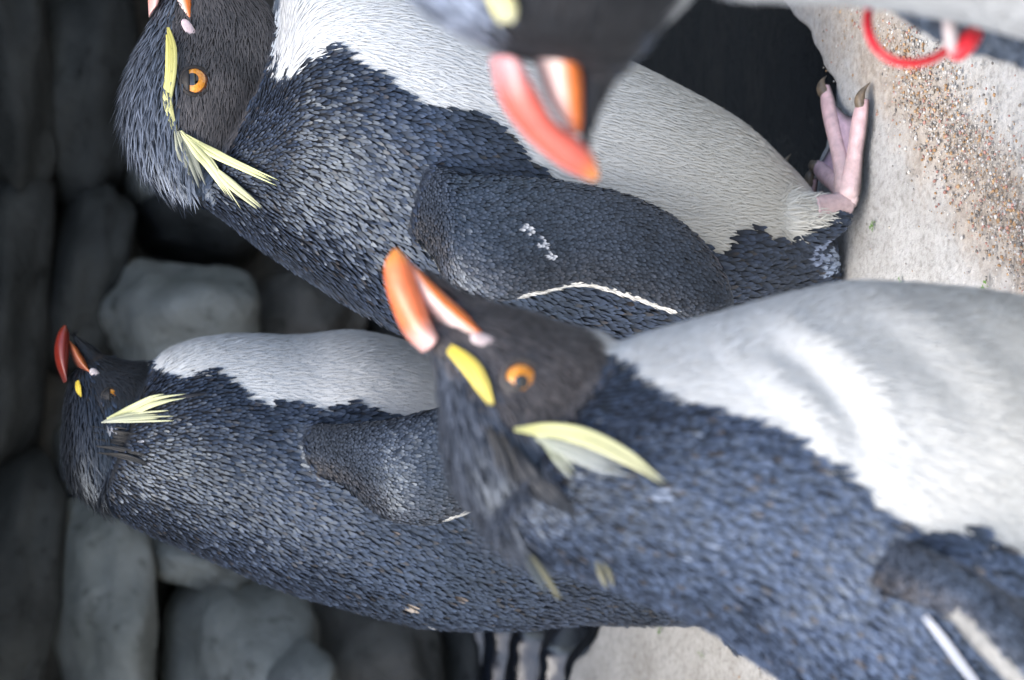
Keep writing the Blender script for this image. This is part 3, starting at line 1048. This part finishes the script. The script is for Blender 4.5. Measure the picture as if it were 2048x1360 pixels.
        if leg_top is not None:
            d = d2(ang); sd = np.array([-d[1], d[0], 0])
            lt = np.array(leg_top); hb = h - d * .004 * size
            A, B, W = [], [], []
            for t_, r_ in ((0, .0078), (.3, .0080), (.65, .0092), (1, .011)):
                c_ = (hb + np.array([0, 0, .0125 * size])) * (1 - t_) + lt * t_
                A.append(c_ + d * r_ * size); B.append(c_ - d * r_ * size); W.append(r_ * .9 * size)
            lf = Loft('leg', A, B, W, sd, 24, 18)
            V, q, t = lf.mesh_arrays()
            me = mesh_np('shank', V, q, t)
            set_col(me, np.tile((.55 * wet, .41 * wet, .41 * wet, .5), (len(V), 1)))
            add('shank', me, M_SKIN)
    def set_base(b, x, y):
        b.root.location = (x, y, 0)

YEL, PALE = (.66, .58, .14), (.58, .58, .29)
GRP = 'rockhopper penguins crowding together'

# ------------------------------------------------------------------ penguin A: sharp, beside the pool, one foot showing
A = Bird('penguin', (1000, 350), 1.285, rad(9), 1, 'sharp penguin with a broad flat dark flipper and a pink webbed foot on the concrete', GRP)
A.set_base(.06, 1.29)
# rows: dorsal/top, ventral/bottom
A.piece('body', [(400, 400, 500, 220), (470, 448, 548, 80), (540, 500, 570, -35), (640, 562, 640, -75), (760, 632, 760, -70), (880, 684, 900, -22),
                 (1020, 714, 1050, 40), (1180, 720, 1200, 112), (1330, 705, 1340, 180), (1450, 668, 1450, 240), (1540, 625, 1530, 305),
                 (1605, 592, 1596, 368), (1642, 570, 1634, 430), (1662, 555, 1652, 490)], .82, ns=120, nt=72)
A.head_white = False
A.piece('head', [(352, -50, 425, -70, .35), (320, 2, 498, -32, .28), (290, 62, 548, 30, .32),  (262, 122, 558, 100, .52), (246, 188, 556, 172), (252, 260, 540, 258), (282, 328, 505, 340), (340, 384, 455, 400)], .66, ns=80, nt=56)
A.piece('chin', [(372, 10, 420, -10), (350, -60, 400, -75), (348, -115, 368, -122)], .7, ns=30, nt=24)
A.piece('thigh', [(1490, 462, 1488, 420), (1560, 492, 1556, 384), (1640, 486, 1640, 390), (1682, 458, 1678, 402)], .85, ns=30, nt=30, off=.036)
A.piece('tail', [(1560, 560, 1600, 470, .5), (1640, 640, 1660, 540, .45), (1668, 700, 1680, 660, .5)], .45, ns=40, nt=40)
fl = A.flipper([(770, 315, 780, 430, .042, .046, .012), (865, 330, 862, 510, .086, .090, .013), (935, 350, 898, 566, .098, .100, .011), (1020, 352, 980, 602, .103, .106, .0095),
                (1120, 362, 1070, 592, .105, .108, .0085), (1220, 380, 1160, 574, .104, .108, .008), (1310, 412, 1250, 594, .102, .106, .0075), (1380, 458, 1322, 620, .099, .103, .007),
                (1430, 515, 1390, 638, .095, .099, .006), (1456, 566, 1430, 634, .092, .095, .005), (1464, 598, 1454, 620, .090, .091, .003)])
fl.stripe = (.44, .86); fl.edge = .93
A.flipper([(x1, y1 - 110, x2, y2 - 150, o1 * .9, o2 * .9, t_) for x1, y1, x2, y2, o1, o2, t_ in [(790, 310, 800, 450, .058, .062, .012), (865, 330, 862, 510, .086, .090, .013), (980, 352, 940, 590, .098, .100, .010),
           (1160, 372, 1100, 582, .100, .102, .0085), (1310, 412, 1250, 594, .098, .102, .0075), (1420, 500, 1370, 632, .092, .095, .006), (1464, 598, 1454, 620, .088, .088, .003)]], side=-1)
A.white = [A.poly([(560, -200), (563, 100), (560, 165), (600, 140), (650, 108), (680, 140), (705, 165), (755, 190), (800, 238), (880, 245), (925, 262), (965, 292), (1002, 322), (1006, 352),
                   (1100, 400), (1250, 450), (1370, 500), (1425, 512), (1470, 470), (1505, 462), (1540, 485), (1565, 492), (1600, 462), (1665, 440), (1720, 300), (1400, -100), (900, -250)], .055)]
A.facep = [A.poly([(352, 20), (352, 110), (352, 190), (352, 240), (375, 268), (440, 305), (500, 320), (530, 290), (552, 215), (585, 100), (585, -150), (380, -150), (372, -20)], .03)]
A.face_gain = 1.5; A.crown_gain = 1.7
A.build_body()
A.flecks = [(1045, 460, .004, (.55, .57, .6)), (1075, 488, .004, (.5, .52, .56)), (1090, 512, .003, (.5, .52, .56)), (1650, 525, .012, (.35, .42, .55)), (1625, 500, .01, (.25, .3, .42))]
A.plumage()
A.eye(391, 162, .0094, (.02, .30), 0.0, (.022, .019, .018), lid=70)
A.beak([(299, 30, 314, 14, .8), (296, -25, 330, -35), (300, -80, 340, -82), (316, -130, 348, -128), (338, -166, 350, -160)],
       [(372, 64, 380, 58, .5), (346, 8, 384, -4), (338, -60, 376, -64), (345, -132, 356, -130)])
A.gape(382, 64, 30, 9, math.atan2(40, 26))
A.crest('brow_stripe', [(336, 62), (344, 100), (344, 150), (337, 200), (345, 240), (354, 268)], [.0024, .0056, .0048, .0034, .0026], (YEL, PALE), 22, .0022, 0, .6)
A.crest('crest_plume', [(362, 262), (395, 302), (432, 338), (488, 412)], [.0012, .0042, .004, .003], (PALE, (.62, .62, .36)), 12, .004, .5, .8)
A.crest('crest_plume', [(372, 270), (420, 302), (480, 328), (565, 362)], [.0012, .0040, .003, .003], (PALE, (.60, .62, .30)), 12, .0045, .4, .7)
A.crest('crest_plume', [(432, 336), (470, 366), (530, 412)], [.002, .0045, .0035], ((.60, .60, .34), (.45, .45, .27)), 9, .0032, .4, .8)
A.crest('crest_plume', [(352, 262), (362, 300), (376, 332)], [.002, .005, .004], ((.30, .31, .22), (.24, .25, .2)), 9, .003, .6, .7)
A.crest('crest_plume', [(358, 262), (380, 315), (402, 370)], [.002, .005, .005], ((.30, .31, .22), (.22, .23, .2)), 9, .003, .6, .7)
for path in ([(305, 318), (316, 352, .0), (308, 362, .0)], [(318, 330), (328, 370, .005), (312, 358, .0)], [(328, 335), (341, 380, .008), (334, 388, .008)], [(335, 340), (351, 372, .012), (349, 402, .012)]):
    A.crest('nape_plume', path, [.002, .002, .001], ((.03, .035, .045), (.16, .18, .23)), 4, .002, .8, .8)
h_ = on_z(1702, 392, .012)
n_, m_ = on_z(1733, 192, .006) - h_, on_z(1654, 172, .006) - h_
an, am = math.atan2(n_[1], n_[0]), math.atan2(m_[1], m_[0])
A.foot((h_[0], h_[1]), an, 1.0, A.pt(1625, 425, .042), toes_at=((0.0, float(np.hypot(n_[0], n_[1])) - .002), (am - an, float(np.hypot(m_[0], m_[1])) - .002), (2 * (am - an) * .95, .062)))
A.foot((h_[0] - .055, h_[1] + .085), rad(8), 1.0, A.pt(1610, 450, -.05))

# ------------------------------------------------------------------ penguin B: behind, head up in the shade
B = Bird('penguin', (700, 950), 1.44, rad(2), 1, 'penguin stretching its dark head up, closed red beak, pale plume along the neck', GRP)
B.set_base(-.14, 1.44)
B.piece('body', [(190, 1002, 290, 745), (258, 1048, 325, 706), (340, 1086, 392, 678), (440, 1126, 480, 668), (560, 1176, 590, 670), (700, 1216, 720, 662), (850, 1250, 870, 702),
                 (1000, 1257, 1020, 760), (1150, 1246, 1160, 840), (1280, 1246, 1290, 930), (1370, 1246, 1390, 1010), (1425, 1240, 1440, 1080), (1455, 1225, 1465, 1130)], .84, ns=120, nt=72)
B.piece('head', [(143, 742, 212, 710, .6), (132, 792, 258, 722), (125, 850, 305, 726), (127, 920, 335, 765), (150, 972, 335, 850), (200, 1012, 315, 930)], .66, ns=70, nt=56)
B.piece('chin', [(172, 735, 205, 704), (152, 697, 172, 683), (141, 669, 147, 665)], .55, ns=30, nt=24)
B.piece('tail', [(1390, 1200, 1420, 1120, .5), (1440, 1262, 1460, 1190, .45), (1468, 1300, 1474, 1270, .5)], .45, ns=40, nt=40)
bst = [(570, 850, 580, 930, .045, .05, .014), (660, 850, 680, 966, .088, .092, .018), (735, 846, 728, 1008, .115, .115, .0155), (800, 835, 780, 1040, .13, .128, .013), (870, 818, 860, 1050, .138, .134, .0115),
       (945, 806, 930, 1030, .140, .136, .010), (1020, 812, 1005, 1000, .136, .132, .009), (1085, 845, 1065, 975, .130, .126, .007), (1120, 895, 1105, 940, .122, .12, .004)]
fl = B.flipper(bst); fl.stripe = (.60, .88); fl.edge = .93
B.flipper([(a_, b_ - 60, c_, d_ - 120, e_ * .8, f_ * .8, g_) for a_, b_, c_, d_, e_, f_, g_ in bst], side=-1)
B.white = [B.poly([(300, 600), (312, 722), (332, 746), (370, 756), (430, 742), (452, 752), (485, 785), (530, 812), (590, 812), (650, 822), (690, 804), (740, 830), (800, 838), (900, 815), (1000, 850), (1150, 960), (1300, 1060), (1440, 1130), (1520, 1000), (1200, 700), (700, 560)], .055)]
B.facep = [B.poly([(180, 760), (200, 820), (300, 800), (330, 760), (300, 700), (200, 690)], .03)]
B.notcrown = []
B.crown_gain = .22; B.face_gain = .2; B.crown_len = .9  # head feathers darkened, standing in for shade on the head
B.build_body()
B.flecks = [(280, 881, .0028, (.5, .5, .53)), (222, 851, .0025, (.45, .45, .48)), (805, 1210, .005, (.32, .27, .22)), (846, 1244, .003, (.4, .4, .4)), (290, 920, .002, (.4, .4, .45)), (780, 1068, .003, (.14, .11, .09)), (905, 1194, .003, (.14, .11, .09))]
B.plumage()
B.eye(222, 792, .0062, (-.1, .1), 0.0, (.010, .009, .009), lid=90, sink=.80)
B.beak([(128, 766, 132, 758, .8), (113, 730, 136, 724), (109, 695, 138, 690), (116, 666, 138, 668), (127, 650, 133, 652)],
       [(172, 748, 176, 738, .6), (153, 732, 170, 722), (140, 704, 154, 696), (135, 680, 140, 682)], tone=(.36, .035, .02), base=(.30, .06, .05), tip=(.4, .06, .02), dark=.45, lowpale=(.45, .14, .09))  # bill colours darkened too, shade on the head painted in
B.gape(192, 748, 15, 7, math.atan2(18, 23), (.50, .44, .44))
B.crest('brow_stripe', [(158, 765), (160, 780), (165, 798)], [.003, .004, .002], ((.72, .52, .05), (.70, .52, .06)), 10, .002, 0, .7)
B.crest('crest_plume', [(215, 838), (262, 826), (315, 808), (376, 796)], [.0008, .005, .0056, .003], (PALE, (.62, .62, .36)), 16, .004, .5, .6)
B.crest('crest_plume', [(205, 845), (270, 840), (352, 834)], [.0008, .0045, .004], ((.45, .46, .36), (.62, .62, .36)), 10, .0035, .8, .6)
B.crest('crest_plume', [(360, 800), (385, 795), (420, 790)], [.002, .002, .001], ((.03, .03, .035), (.015, .016, .02)), 4, .004, .2, .8)
for k in range(5):
    y0 = 852 + k * 13
    B.crest('nape_plume', [(185 + k * 3, y0), (235 + k * 4, y0 + 8), (285 + k * 5, y0 + 16 + k * 2)], [.0004, .0022, .0008], ((.003, .0035, .004), (.006, .007, .008)), 6, .0022, 1.2, .5)
B.foot((-.13, 1.39), rad(5), 1.0, (-.14, 1.40, .07))
B.foot((-.10, 1.48), rad(12), 1.0, (-.11, 1.47, .07))

# ------------------------------------------------------------------ penguin C: nearer, leaning, soft
C = Bird('penguin', (1040, 800), .862, rad(6), 1, 'leaning penguin with raised orange beak, bright yellow brow stripe and white breast, bluish back', GRP)
C.set_base(-.09, .85)
C.piece('body', [(960, 1042, 1190, 700), (1030, 1100, 1285, 668), (1150, 1146, 1415, 633), (1290, 1197, 1560, 592), (1420, 1250, 1695, 566), (1540, 1328, 1850, 572), (1680, 1412, 2030, 598),
                 (1850, 1482, 2190, 660), (2030, 1522, 2310, 750), (2200, 1524, 2380, 870), (2320, 1495, 2410, 1010), (2380, 1455, 2425, 1140), (2410, 1415, 2435, 1240)], .84, ns=120, nt=72)
C.piece('head', [(856, 690, 942, 602, .42), (872, 737, 1030, 614, .50), (880, 802, 1120, 645, .60), (888, 872, 1208, 674), (906, 942, 1262, 742), (948, 1006, 1290, 830), (1000, 1058, 1300, 900), (1062, 1092, 1280, 960)], .66, ns=80, nt=56)
C.piece('chin', [(942, 648, 992, 604), (905, 606, 932, 584), (856, 562, 873, 546), (822, 526, 828, 523)], .6, ns=36, nt=24)
C.piece('chin', [(858, 690, 940, 664), (856, 652, 886, 652), (843, 606, 850, 610)], .75, ns=30, nt=24)
C.piece('tail', [(2300, 1440, 2360, 1330, .5), (2420, 1580, 2440, 1500, .4), (2455, 1650, 2460, 1620, .4)], .45, ns=40, nt=40)
cst = [(1690, 1050, 1670, 1130, .032, .036, .012), (1800, 1082, 1780, 1190, .074, .078, .014), (1905, 1125, 1895, 1232, .098, .108, .012), (1975, 1165, 1960, 1300, .108, .122, .0105), (2060, 1215, 2040, 1385, .112, .130, .0095),
       (2160, 1290, 2130, 1470, .112, .128, .0085), (2270, 1390, 2230, 1530, .106, .118, .0075), (2360, 1480, 2320, 1560, .098, .104, .005), (2400, 1530, 2390, 1555, .092, .094, .003)]
fl = C.flipper(cst); fl.stripe = (.31, .92); fl.edge = .74
C.flipper([(a_, b_ - 160, c_, d_ - 280, e_ * .8, f_ * .75, g_) for a_, b_, c_, d_, e_, f_, g_ in cst], side=-1)
C.white = [C.poly([(1240, 560), (1256, 668), (1285, 715), (1310, 752), (1345, 785), (1380, 812), (1430, 822), (1455, 832), (1470, 826), (1520, 852), (1560, 882), (1600, 912), (1640, 945), (1680, 985), (1705, 1020), (1735, 1052),
                   (1760, 1050), (1790, 1072), (1850, 1068), (1900, 1082), (1960, 1112), (2048, 1160), (2200, 1230), (2400, 1260), (2600, 900), (2300, 500), (1600, 400)], .055)]
C.facep = [C.poly([(905, 690), (950, 730), (985, 800), (1010, 842), (1060, 862), (1180, 872), (1300, 890), (1345, 850), (1300, 760), (1265, 700), (1200, 560), (900, 560), (880, 640)], .03)]
C.furrows = [([(1530, 680), (1600, 745), (1650, 820), (1690, 920)], .0022, .007), ([(1700, 620), (1775, 690), (1850, 770), (1910, 860)], .0016, .010), ([(1900, 640), (1980, 740), (2060, 860)], .0010, .012)]
C.edge_mul = .52; C.scale_gain = 1.9; C.face_gain = 1.5
C.build_body()
C.flecks = [(1120, 980, .0015, (.2, .24, .3)), (1045, 930, .002, (.2, .22, .25)), (1300, 1075, .002, (.2, .24, .32)), (1400, 1090, .002, (.2, .24, .32)), (1310, 990, .002, (.2, .24, .32)), (1340, 1110, .002, (.2, .24, .32)), (1250, 1020, .0015, (.2, .24, .32)), (1600, 1085, .0015, (.25, .28, .34))]
C.plumage()
C.pupil_deg = 21
C.eye(1043, 757, .0082, (-.20, .13), rad(50), (.075, .068, .066), lidr=1.06, lid=62)
C.beak([(848, 704, 868, 672, .8), (812, 668, 858, 644), (787, 616, 844, 600), (772, 566, 832, 560), (771, 526, 816, 522), (786, 498, 798, 504)],
       [(944, 688, 950, 664, .6), (890, 656, 930, 632), (848, 612, 890, 594), (826, 568, 850, 556), (818, 530, 822, 528)])
C.gape(974, 682, 36, 12, math.atan2(14, 52), (.68, .56, .56))
C.crest('brow_stripe', [(900, 698), (928, 722), (952, 748), (970, 780), (988, 815)], [.003, .0050, .0056, .0050, .002], ((.78, .60, .08), (.78, .64, .16)), 24, .0022, 0, .7)
C.crest('crest_plume', [(1030, 858), (1090, 862), (1170, 880), (1250, 915), (1328, 966)], [.001, .0044, .0050, .0044, .0015], ((.52, .52, .22), (.62, .61, .38)), 20, .005, .2, .8)
C.crest('crest_plume', [(1070, 872), (1130, 896), (1200, 918), (1270, 940)], [.002, .005, .006, .003], ((.30, .32, .24), (.30, .32, .32)), 12, .0035, .6, .6)
C.crest('crest_plume', [(1085, 880), (1120, 915), (1150, 950)], [.002, .004, .003], ((.30, .32, .2), (.30, .32, .26)), 7, .003, .6, .6)
for k in range(6):
    C.crest('nape_plume', [(985 + k * 14, 850 + k * 14), (1010 + k * 20, 910 + k * 14), (1040 + k * 24, 985 + k * 8)], [.003, .005, .002], ((.006, .007, .009), (.02, .024, .032)), 10, .004, .8, .6)
C.crest('nape_plume', [(1035, 1090, .01), (1060, 1130, .01), (1088, 1190, .01)], [.002, .003, .002], ((.02, .024, .02), (.10, .12, .13)), 6, .002, .5, .8)
C.crest('crest_plume', [(1060, 1110, .02), (1090, 1150, .02), (1120, 1200, .02)], [.002, .003, .003], ((.08, .08, .05), (.20, .19, .12)), 5, .002, .4, .8)
C.crest('crest_plume', [(1190, 1120, .02), (1200, 1145, .02), (1212, 1178, .02)], [.003, .005, .004], ((.10, .10, .07), (.24, .23, .15)), 5, .002, .4, .8)
C.crest('flank_stripe', [(1846, 1222), (1880, 1264), (1915, 1310), (1955, 1362), (2000, 1425)], [.0022, .0028, .0028, .0028, .002], ((.50, .53, .60), (.36, .38, .43)), 16, .004, 0, .8)
C.foot((-.10, .80), rad(10), 1.0, (-.10, .82, .06))
C.foot((-.07, .90), rad(15), 1.0, (-.08, .90, .06))

# ------------------------------------------------------------------ penguin D: closest, at the edge, with a band on its flipper
D = Bird('penguin', (1100, 0), .655, rad(-4), -1, 'blurred penguin facing the others, big red and orange beak pointing down, red flipper band', GRP)
D.set_base(.235, .65)
D.piece('body', [(830, -560, 1290, -170), (960, -740, 1370, -100), (1150, -920, 1450, -22), (1350, -1040, 1580, 2), (1600, -1130, 1760, 14), (1850, -1170, 1950, 44), (2100, -1170, 2150, 90),
                 (2400, -1120, 2420, 110), (2650, -1020, 2650, 40), (2830, -880, 2820, -80), (2930, -780, 2920, -240), (2980, -700, 2965, -400)], .80, ns=120, nt=72)
D.piece('head', [(998, 104, 1120, 128, .55), (928, 68, 1235, 142), (838, 8, 1318, 58), (760, -92, 1372, -4), (702, -222, 1390, -110), (692, -352, 1372, -250), (742, -482, 1330, -400), (832, -560, 1250, -500)], .64, ns=80, nt=56)
D.piece('chin', [(1120, 60, 1255, 125), (1148, 160, 1216, 192), (1156, 240, 1192, 254), (1166, 300, 1180, 308)], .6, ns=36, nt=24)
D.piece('tail', [(2850, -760, 2900, -640, .5), (3000, -900, 3040, -820, .4), (3080, -1000, 3085, -970, .4)], .45, ns=40, nt=40)
D.flipper([(1450, -420, 1440, -620, .055, .058, .012), (1550, -400, 1540, -640, .085, .09, .013), (1750, -380, 1740, -650, .10, .105, .010), (2000, -360, 2000, -620, .105, .11, .0085), (2250, -370, 2240, -590, .10, .105, .0075), (2450, -430, 2430, -560, .095, .098, .005), (2520, -490, 2510, -520, .09, .09, .003)])
far_st = [(1480, -330, 1470, -520, -.045, -.05, .012), (1580, -180, 1560, -430, -.070, -.075, .013), (1700, -60, 1690, -320, -.080, -.085, .011), (1800, 30, 1810, -220, -.085, -.09, .0095), (1890, 84, 1930, -130, -.085, -.09, .0085), (1990, 116, 2060, -50, -.08, -.085, .008),
          (2110, 150, 2190, 20, -.075, -.08, .007), (2230, 186, 2290, 90, -.07, -.072, .005), (2320, 205, 2330, 170, -.066, -.066, .003)]
ff = D.flipper(far_st)
ff.stripe = (2, 3)
D.white = [D.poly([(1440, 200), (1440, 0), (1460, -130), (1500, -260), (1700, -340), (2000, -420), (2400, -480), (2800, -400), (3050, -200), (2800, 300), (1900, 300)], .055)]
D.facep = [D.poly([(1060, 150), (1010, -40), (1000, -200), (1200, -260), (1420, -150), (1400, 40), (1250, 180)], .03)]
D.white_mul = .72; D.scale_gain = 1.5; D.face_gain = .35; D.crown_gain = 7  # high crown gain paints in the light on the forehead
D.build_body(voxel=.0026)
D.plumage()
D.eye(965, -120, .0084, (-.1, 0), 0.0, (.05, .045, .045))
D.beak([(986, 112, 1034, 128, .8), (1004, 196, 1070, 184), (1052, 268, 1100, 236), (1122, 330, 1148, 272), (1172, 356, 1180, 306), (1188, 362, 1192, 345)],
       [(1080, 10, 1118, 6, .6), (1070, 92, 1146, 90), (1084, 154, 1160, 164), (1104, 208, 1162, 238), (1136, 258, 1158, 268)], tone=(.72, .13, .09), base=(.66, .30, .30), tip=(.80, .30, .06))
D.crest('brow_stripe', [(1020, 30), (1012, 0), (985, -50), (950, -110)], [.0045, .0062, .005, .003], ((.78, .76, .50), (.76, .66, .2)), 18, .003, 0, .7)
D.crest('crest_plume', [(930, -150), (930, -250), (960, -360), (1040, -460)], [.003, .006, .006, .003], ((.70, .68, .3), (.62, .62, .36)), 14, .005, .3, .7)
D.foot((.21, .61), rad(180), 1.0, (.23, .62, .06))
D.foot((.22, .71), rad(172), 1.0, (.23, .70, .06))

# red flipper band: a loose plastic loop with a clip, hung on the flipper
def tube(name, pts, r, mat, parent, nt=14, flat=1.0, closed=False):
    pts = np.array(pts); n = len(pts)
    T = norm(np.gradient(pts, axis=0))
    V = []
    up = D.n
    for i in range(n):
        a = norm(np.cross(T[i], up)); c = np.cross(a, T[i])
        rr = r[i] if hasattr(r, '__len__') else r
        for j in range(nt):
            t = j / nt * 2 * math.pi
            V.append(pts[i] + a * math.cos(t) * rr + c * math.sin(t) * rr * flat)
    q = [(i * nt + j, (i + 1) * nt + j, (i + 1) * nt + (j + 1) % nt, i * nt + (j + 1) % nt) for i in range(n - 1) for j in range(nt)]
    t = []
    for e, i in ((0, 0), (1, n - 1)):
        V.append(pts[i]); c_ = len(V) - 1
        for j in range(nt):
            f_ = (c_, i * nt + j, i * nt + (j + 1) % nt)
            t.append(f_ if e == 0 else f_[::-1])
    return put(name, mesh_np(name, V, q, t), mat, parent)

band = bpy.data.objects.new('flipper_band', None); link(band)
OFFB = -.060
bp = D.pt(1830, 60, OFFB)
band.location = tuple(bp)
band['label'] = 'loose red plastic loop with a pale clip hung round the blurred penguin\'s flipper'
band['category'] = 'flipper band'
ctrl = [(1905, 92, -.060), (1868, 116, -.058), (1828, 126, -.058), (1786, 120, -.060), (1752, 94, -.064), (1736, 52, -.070), (1742, 5, -.080), (1775, -45, -.092), (1820, -70, -.104), (1870, -50, -.110), (1905, 0, -.108), (1922, 45, -.095)]
cp = np.array([D.pt(x, y, o) for x, y, o in ctrl])
tube('loop', catmull(cp, np.linspace(0, len(cp) - 1, 70)), .0017, M_BAND, band, flat=1.2)
kp = np.array([D.pt(x, y, o) for x, y, o in [(1950, 66, -.062), (1936, 82, -.058), (1918, 100, -.058), (1904, 112, -.060)]])
tube('knob', catmull(kp, np.linspace(0, 3, 16)), [.0020 + .0022 * math.sin(math.pi * (.2 + .7 * i / 15)) for i in range(16)], M_BAND, band)
kp = np.array([D.pt(x, y, o) for x, y, o in [(1893, 30, -.060), (1899, 55, -.056), (1902, 80, -.056), (1902, 104, -.058)]])
tube('clip', catmull(kp, np.linspace(0, 3, 16)), [.0016 + .0012 * math.sin(math.pi * i / 15) for i in range(16)], M_CLIP, band)

# ------------------------------------------------------------------ loose grit and leaf scraps on the floor
def grit():
    pal = np.array([(.50, .46, .40), (.62, .60, .56), (.42, .25, .12), (.34, .28, .22), (.55, .36, .20), (.70, .68, .64), (.22, .2, .18), (.48, .44, .42), (.50, .27, .22)])
    bm = bmesh.new(); bmesh.ops.create_icosphere(bm, subdivisions=1, radius=1)
    bv = np.array([v.co[:] for v in bm.verts]); bf = np.array([[v.index for v in f.verts] for f in bm.faces]); bm.free()
    V, T, Cc, k = [], [], [], 0
    n_try = 0
    while k < 4600 and n_try < 60000:
        n_try += 1
        if random.random() < .78:
            t = random.uniform(-.25, 1.35)
            px = 1790 + t * 258 + random.gauss(0, 52); py = 120 + t * 360 + random.gauss(0, 40) - 15
            if py > 1300: continue
        else:
            px, py = random.uniform(1150, 2300), random.uniform(-400, 1700)
            if random.random() < .6: continue
        p = on_z(px, py)
        if p[1] > edge_y(p[0]) - .015: continue
        r = random.choice((.0004, .0005, .0006, .0008, .0011)) * random.uniform(.8, 1.25)
        sc = np.array([random.uniform(.8, 1.4), random.uniform(.7, 1.2), random.uniform(.5, .9)]) * r
        a = random.uniform(0, 6.28); ca, sa = math.cos(a), math.sin(a)
        q = bv * (1 + RNG.normal(0, .13, (len(bv), 1))) * sc
        q = np.stack([q[:, 0] * ca - q[:, 1] * sa, q[:, 0] * sa + q[:, 1] * ca, q[:, 2]], 1) + np.array([p[0], p[1], r * .1])
        V.append(q); T.append(bf + len(bv) * k); k += 1
        c = pal[random.randrange(len(pal))] * random.uniform(.55, .9)
        Cc.append(np.tile((*c, .6), (len(bv), 1)))
    me = mesh_np('grit', np.vstack(V), None, np.vstack(T), smooth=False)
    set_col(me, np.vstack(Cc))
    put('loose_grit', me, M_GRIT, kind='stuff', label='loose sandy grit and tiny stones scattered over the concrete', category='grit')
grit()

def scrap(px, py, s, seed, label):
    p = on_z(px, py, .0)
    rr = random.Random(seed)
    V, q = [], []
    for i in range(7):
        a = rr.uniform(0, 6.28); L = s * rr.uniform(.6, 1.2); w = L * .28
        c = p + np.array([rr.gauss(0, s * .5), rr.gauss(0, s * .5), .0015])
        d = np.array([math.cos(a), math.sin(a), rr.uniform(0, .5)]); sd = np.array([-d[1], d[0], 0])
        k = len(V)
        V += [c, c + d * L * .5 - sd * w + np.array([0, 0, .0008]), c + d * L * .5 + np.array([0, 0, .0004]), c + d * L * .5 + sd * w + np.array([0, 0, .0008]), c + d * L]
        q += [(k, k + 1, k + 2), (k, k + 2, k + 3), (k + 1, k + 4, k + 2), (k + 2, k + 4, k + 3)]
    o = put('leaf_scrap', mesh_np('leaf_scrap', V, None, q), M_LEAF, label=label, category='leaf scrap', group='green leaf scraps on the floor')
scrap(1750, 455, .0036, 1, 'small green leaf scrap on the concrete just past the tail of the sharp penguin')
scrap(1806, 566, .0032, 2, 'tiny yellow-green leaf scrap on the concrete against the breast of the leaning penguin')
scrap(1976, 571, .0030, 3, 'tiny green leaf scrap on bare pale concrete below the grit band')
scrap(1322, 1262, .0036, 4, 'small green leaf scrap on the concrete touching the back of the head-up penguin')
scrap(1408, 1310, .0034, 5, 'small green leaf scrap on pale concrete beside the bluish back of the leaning penguin')
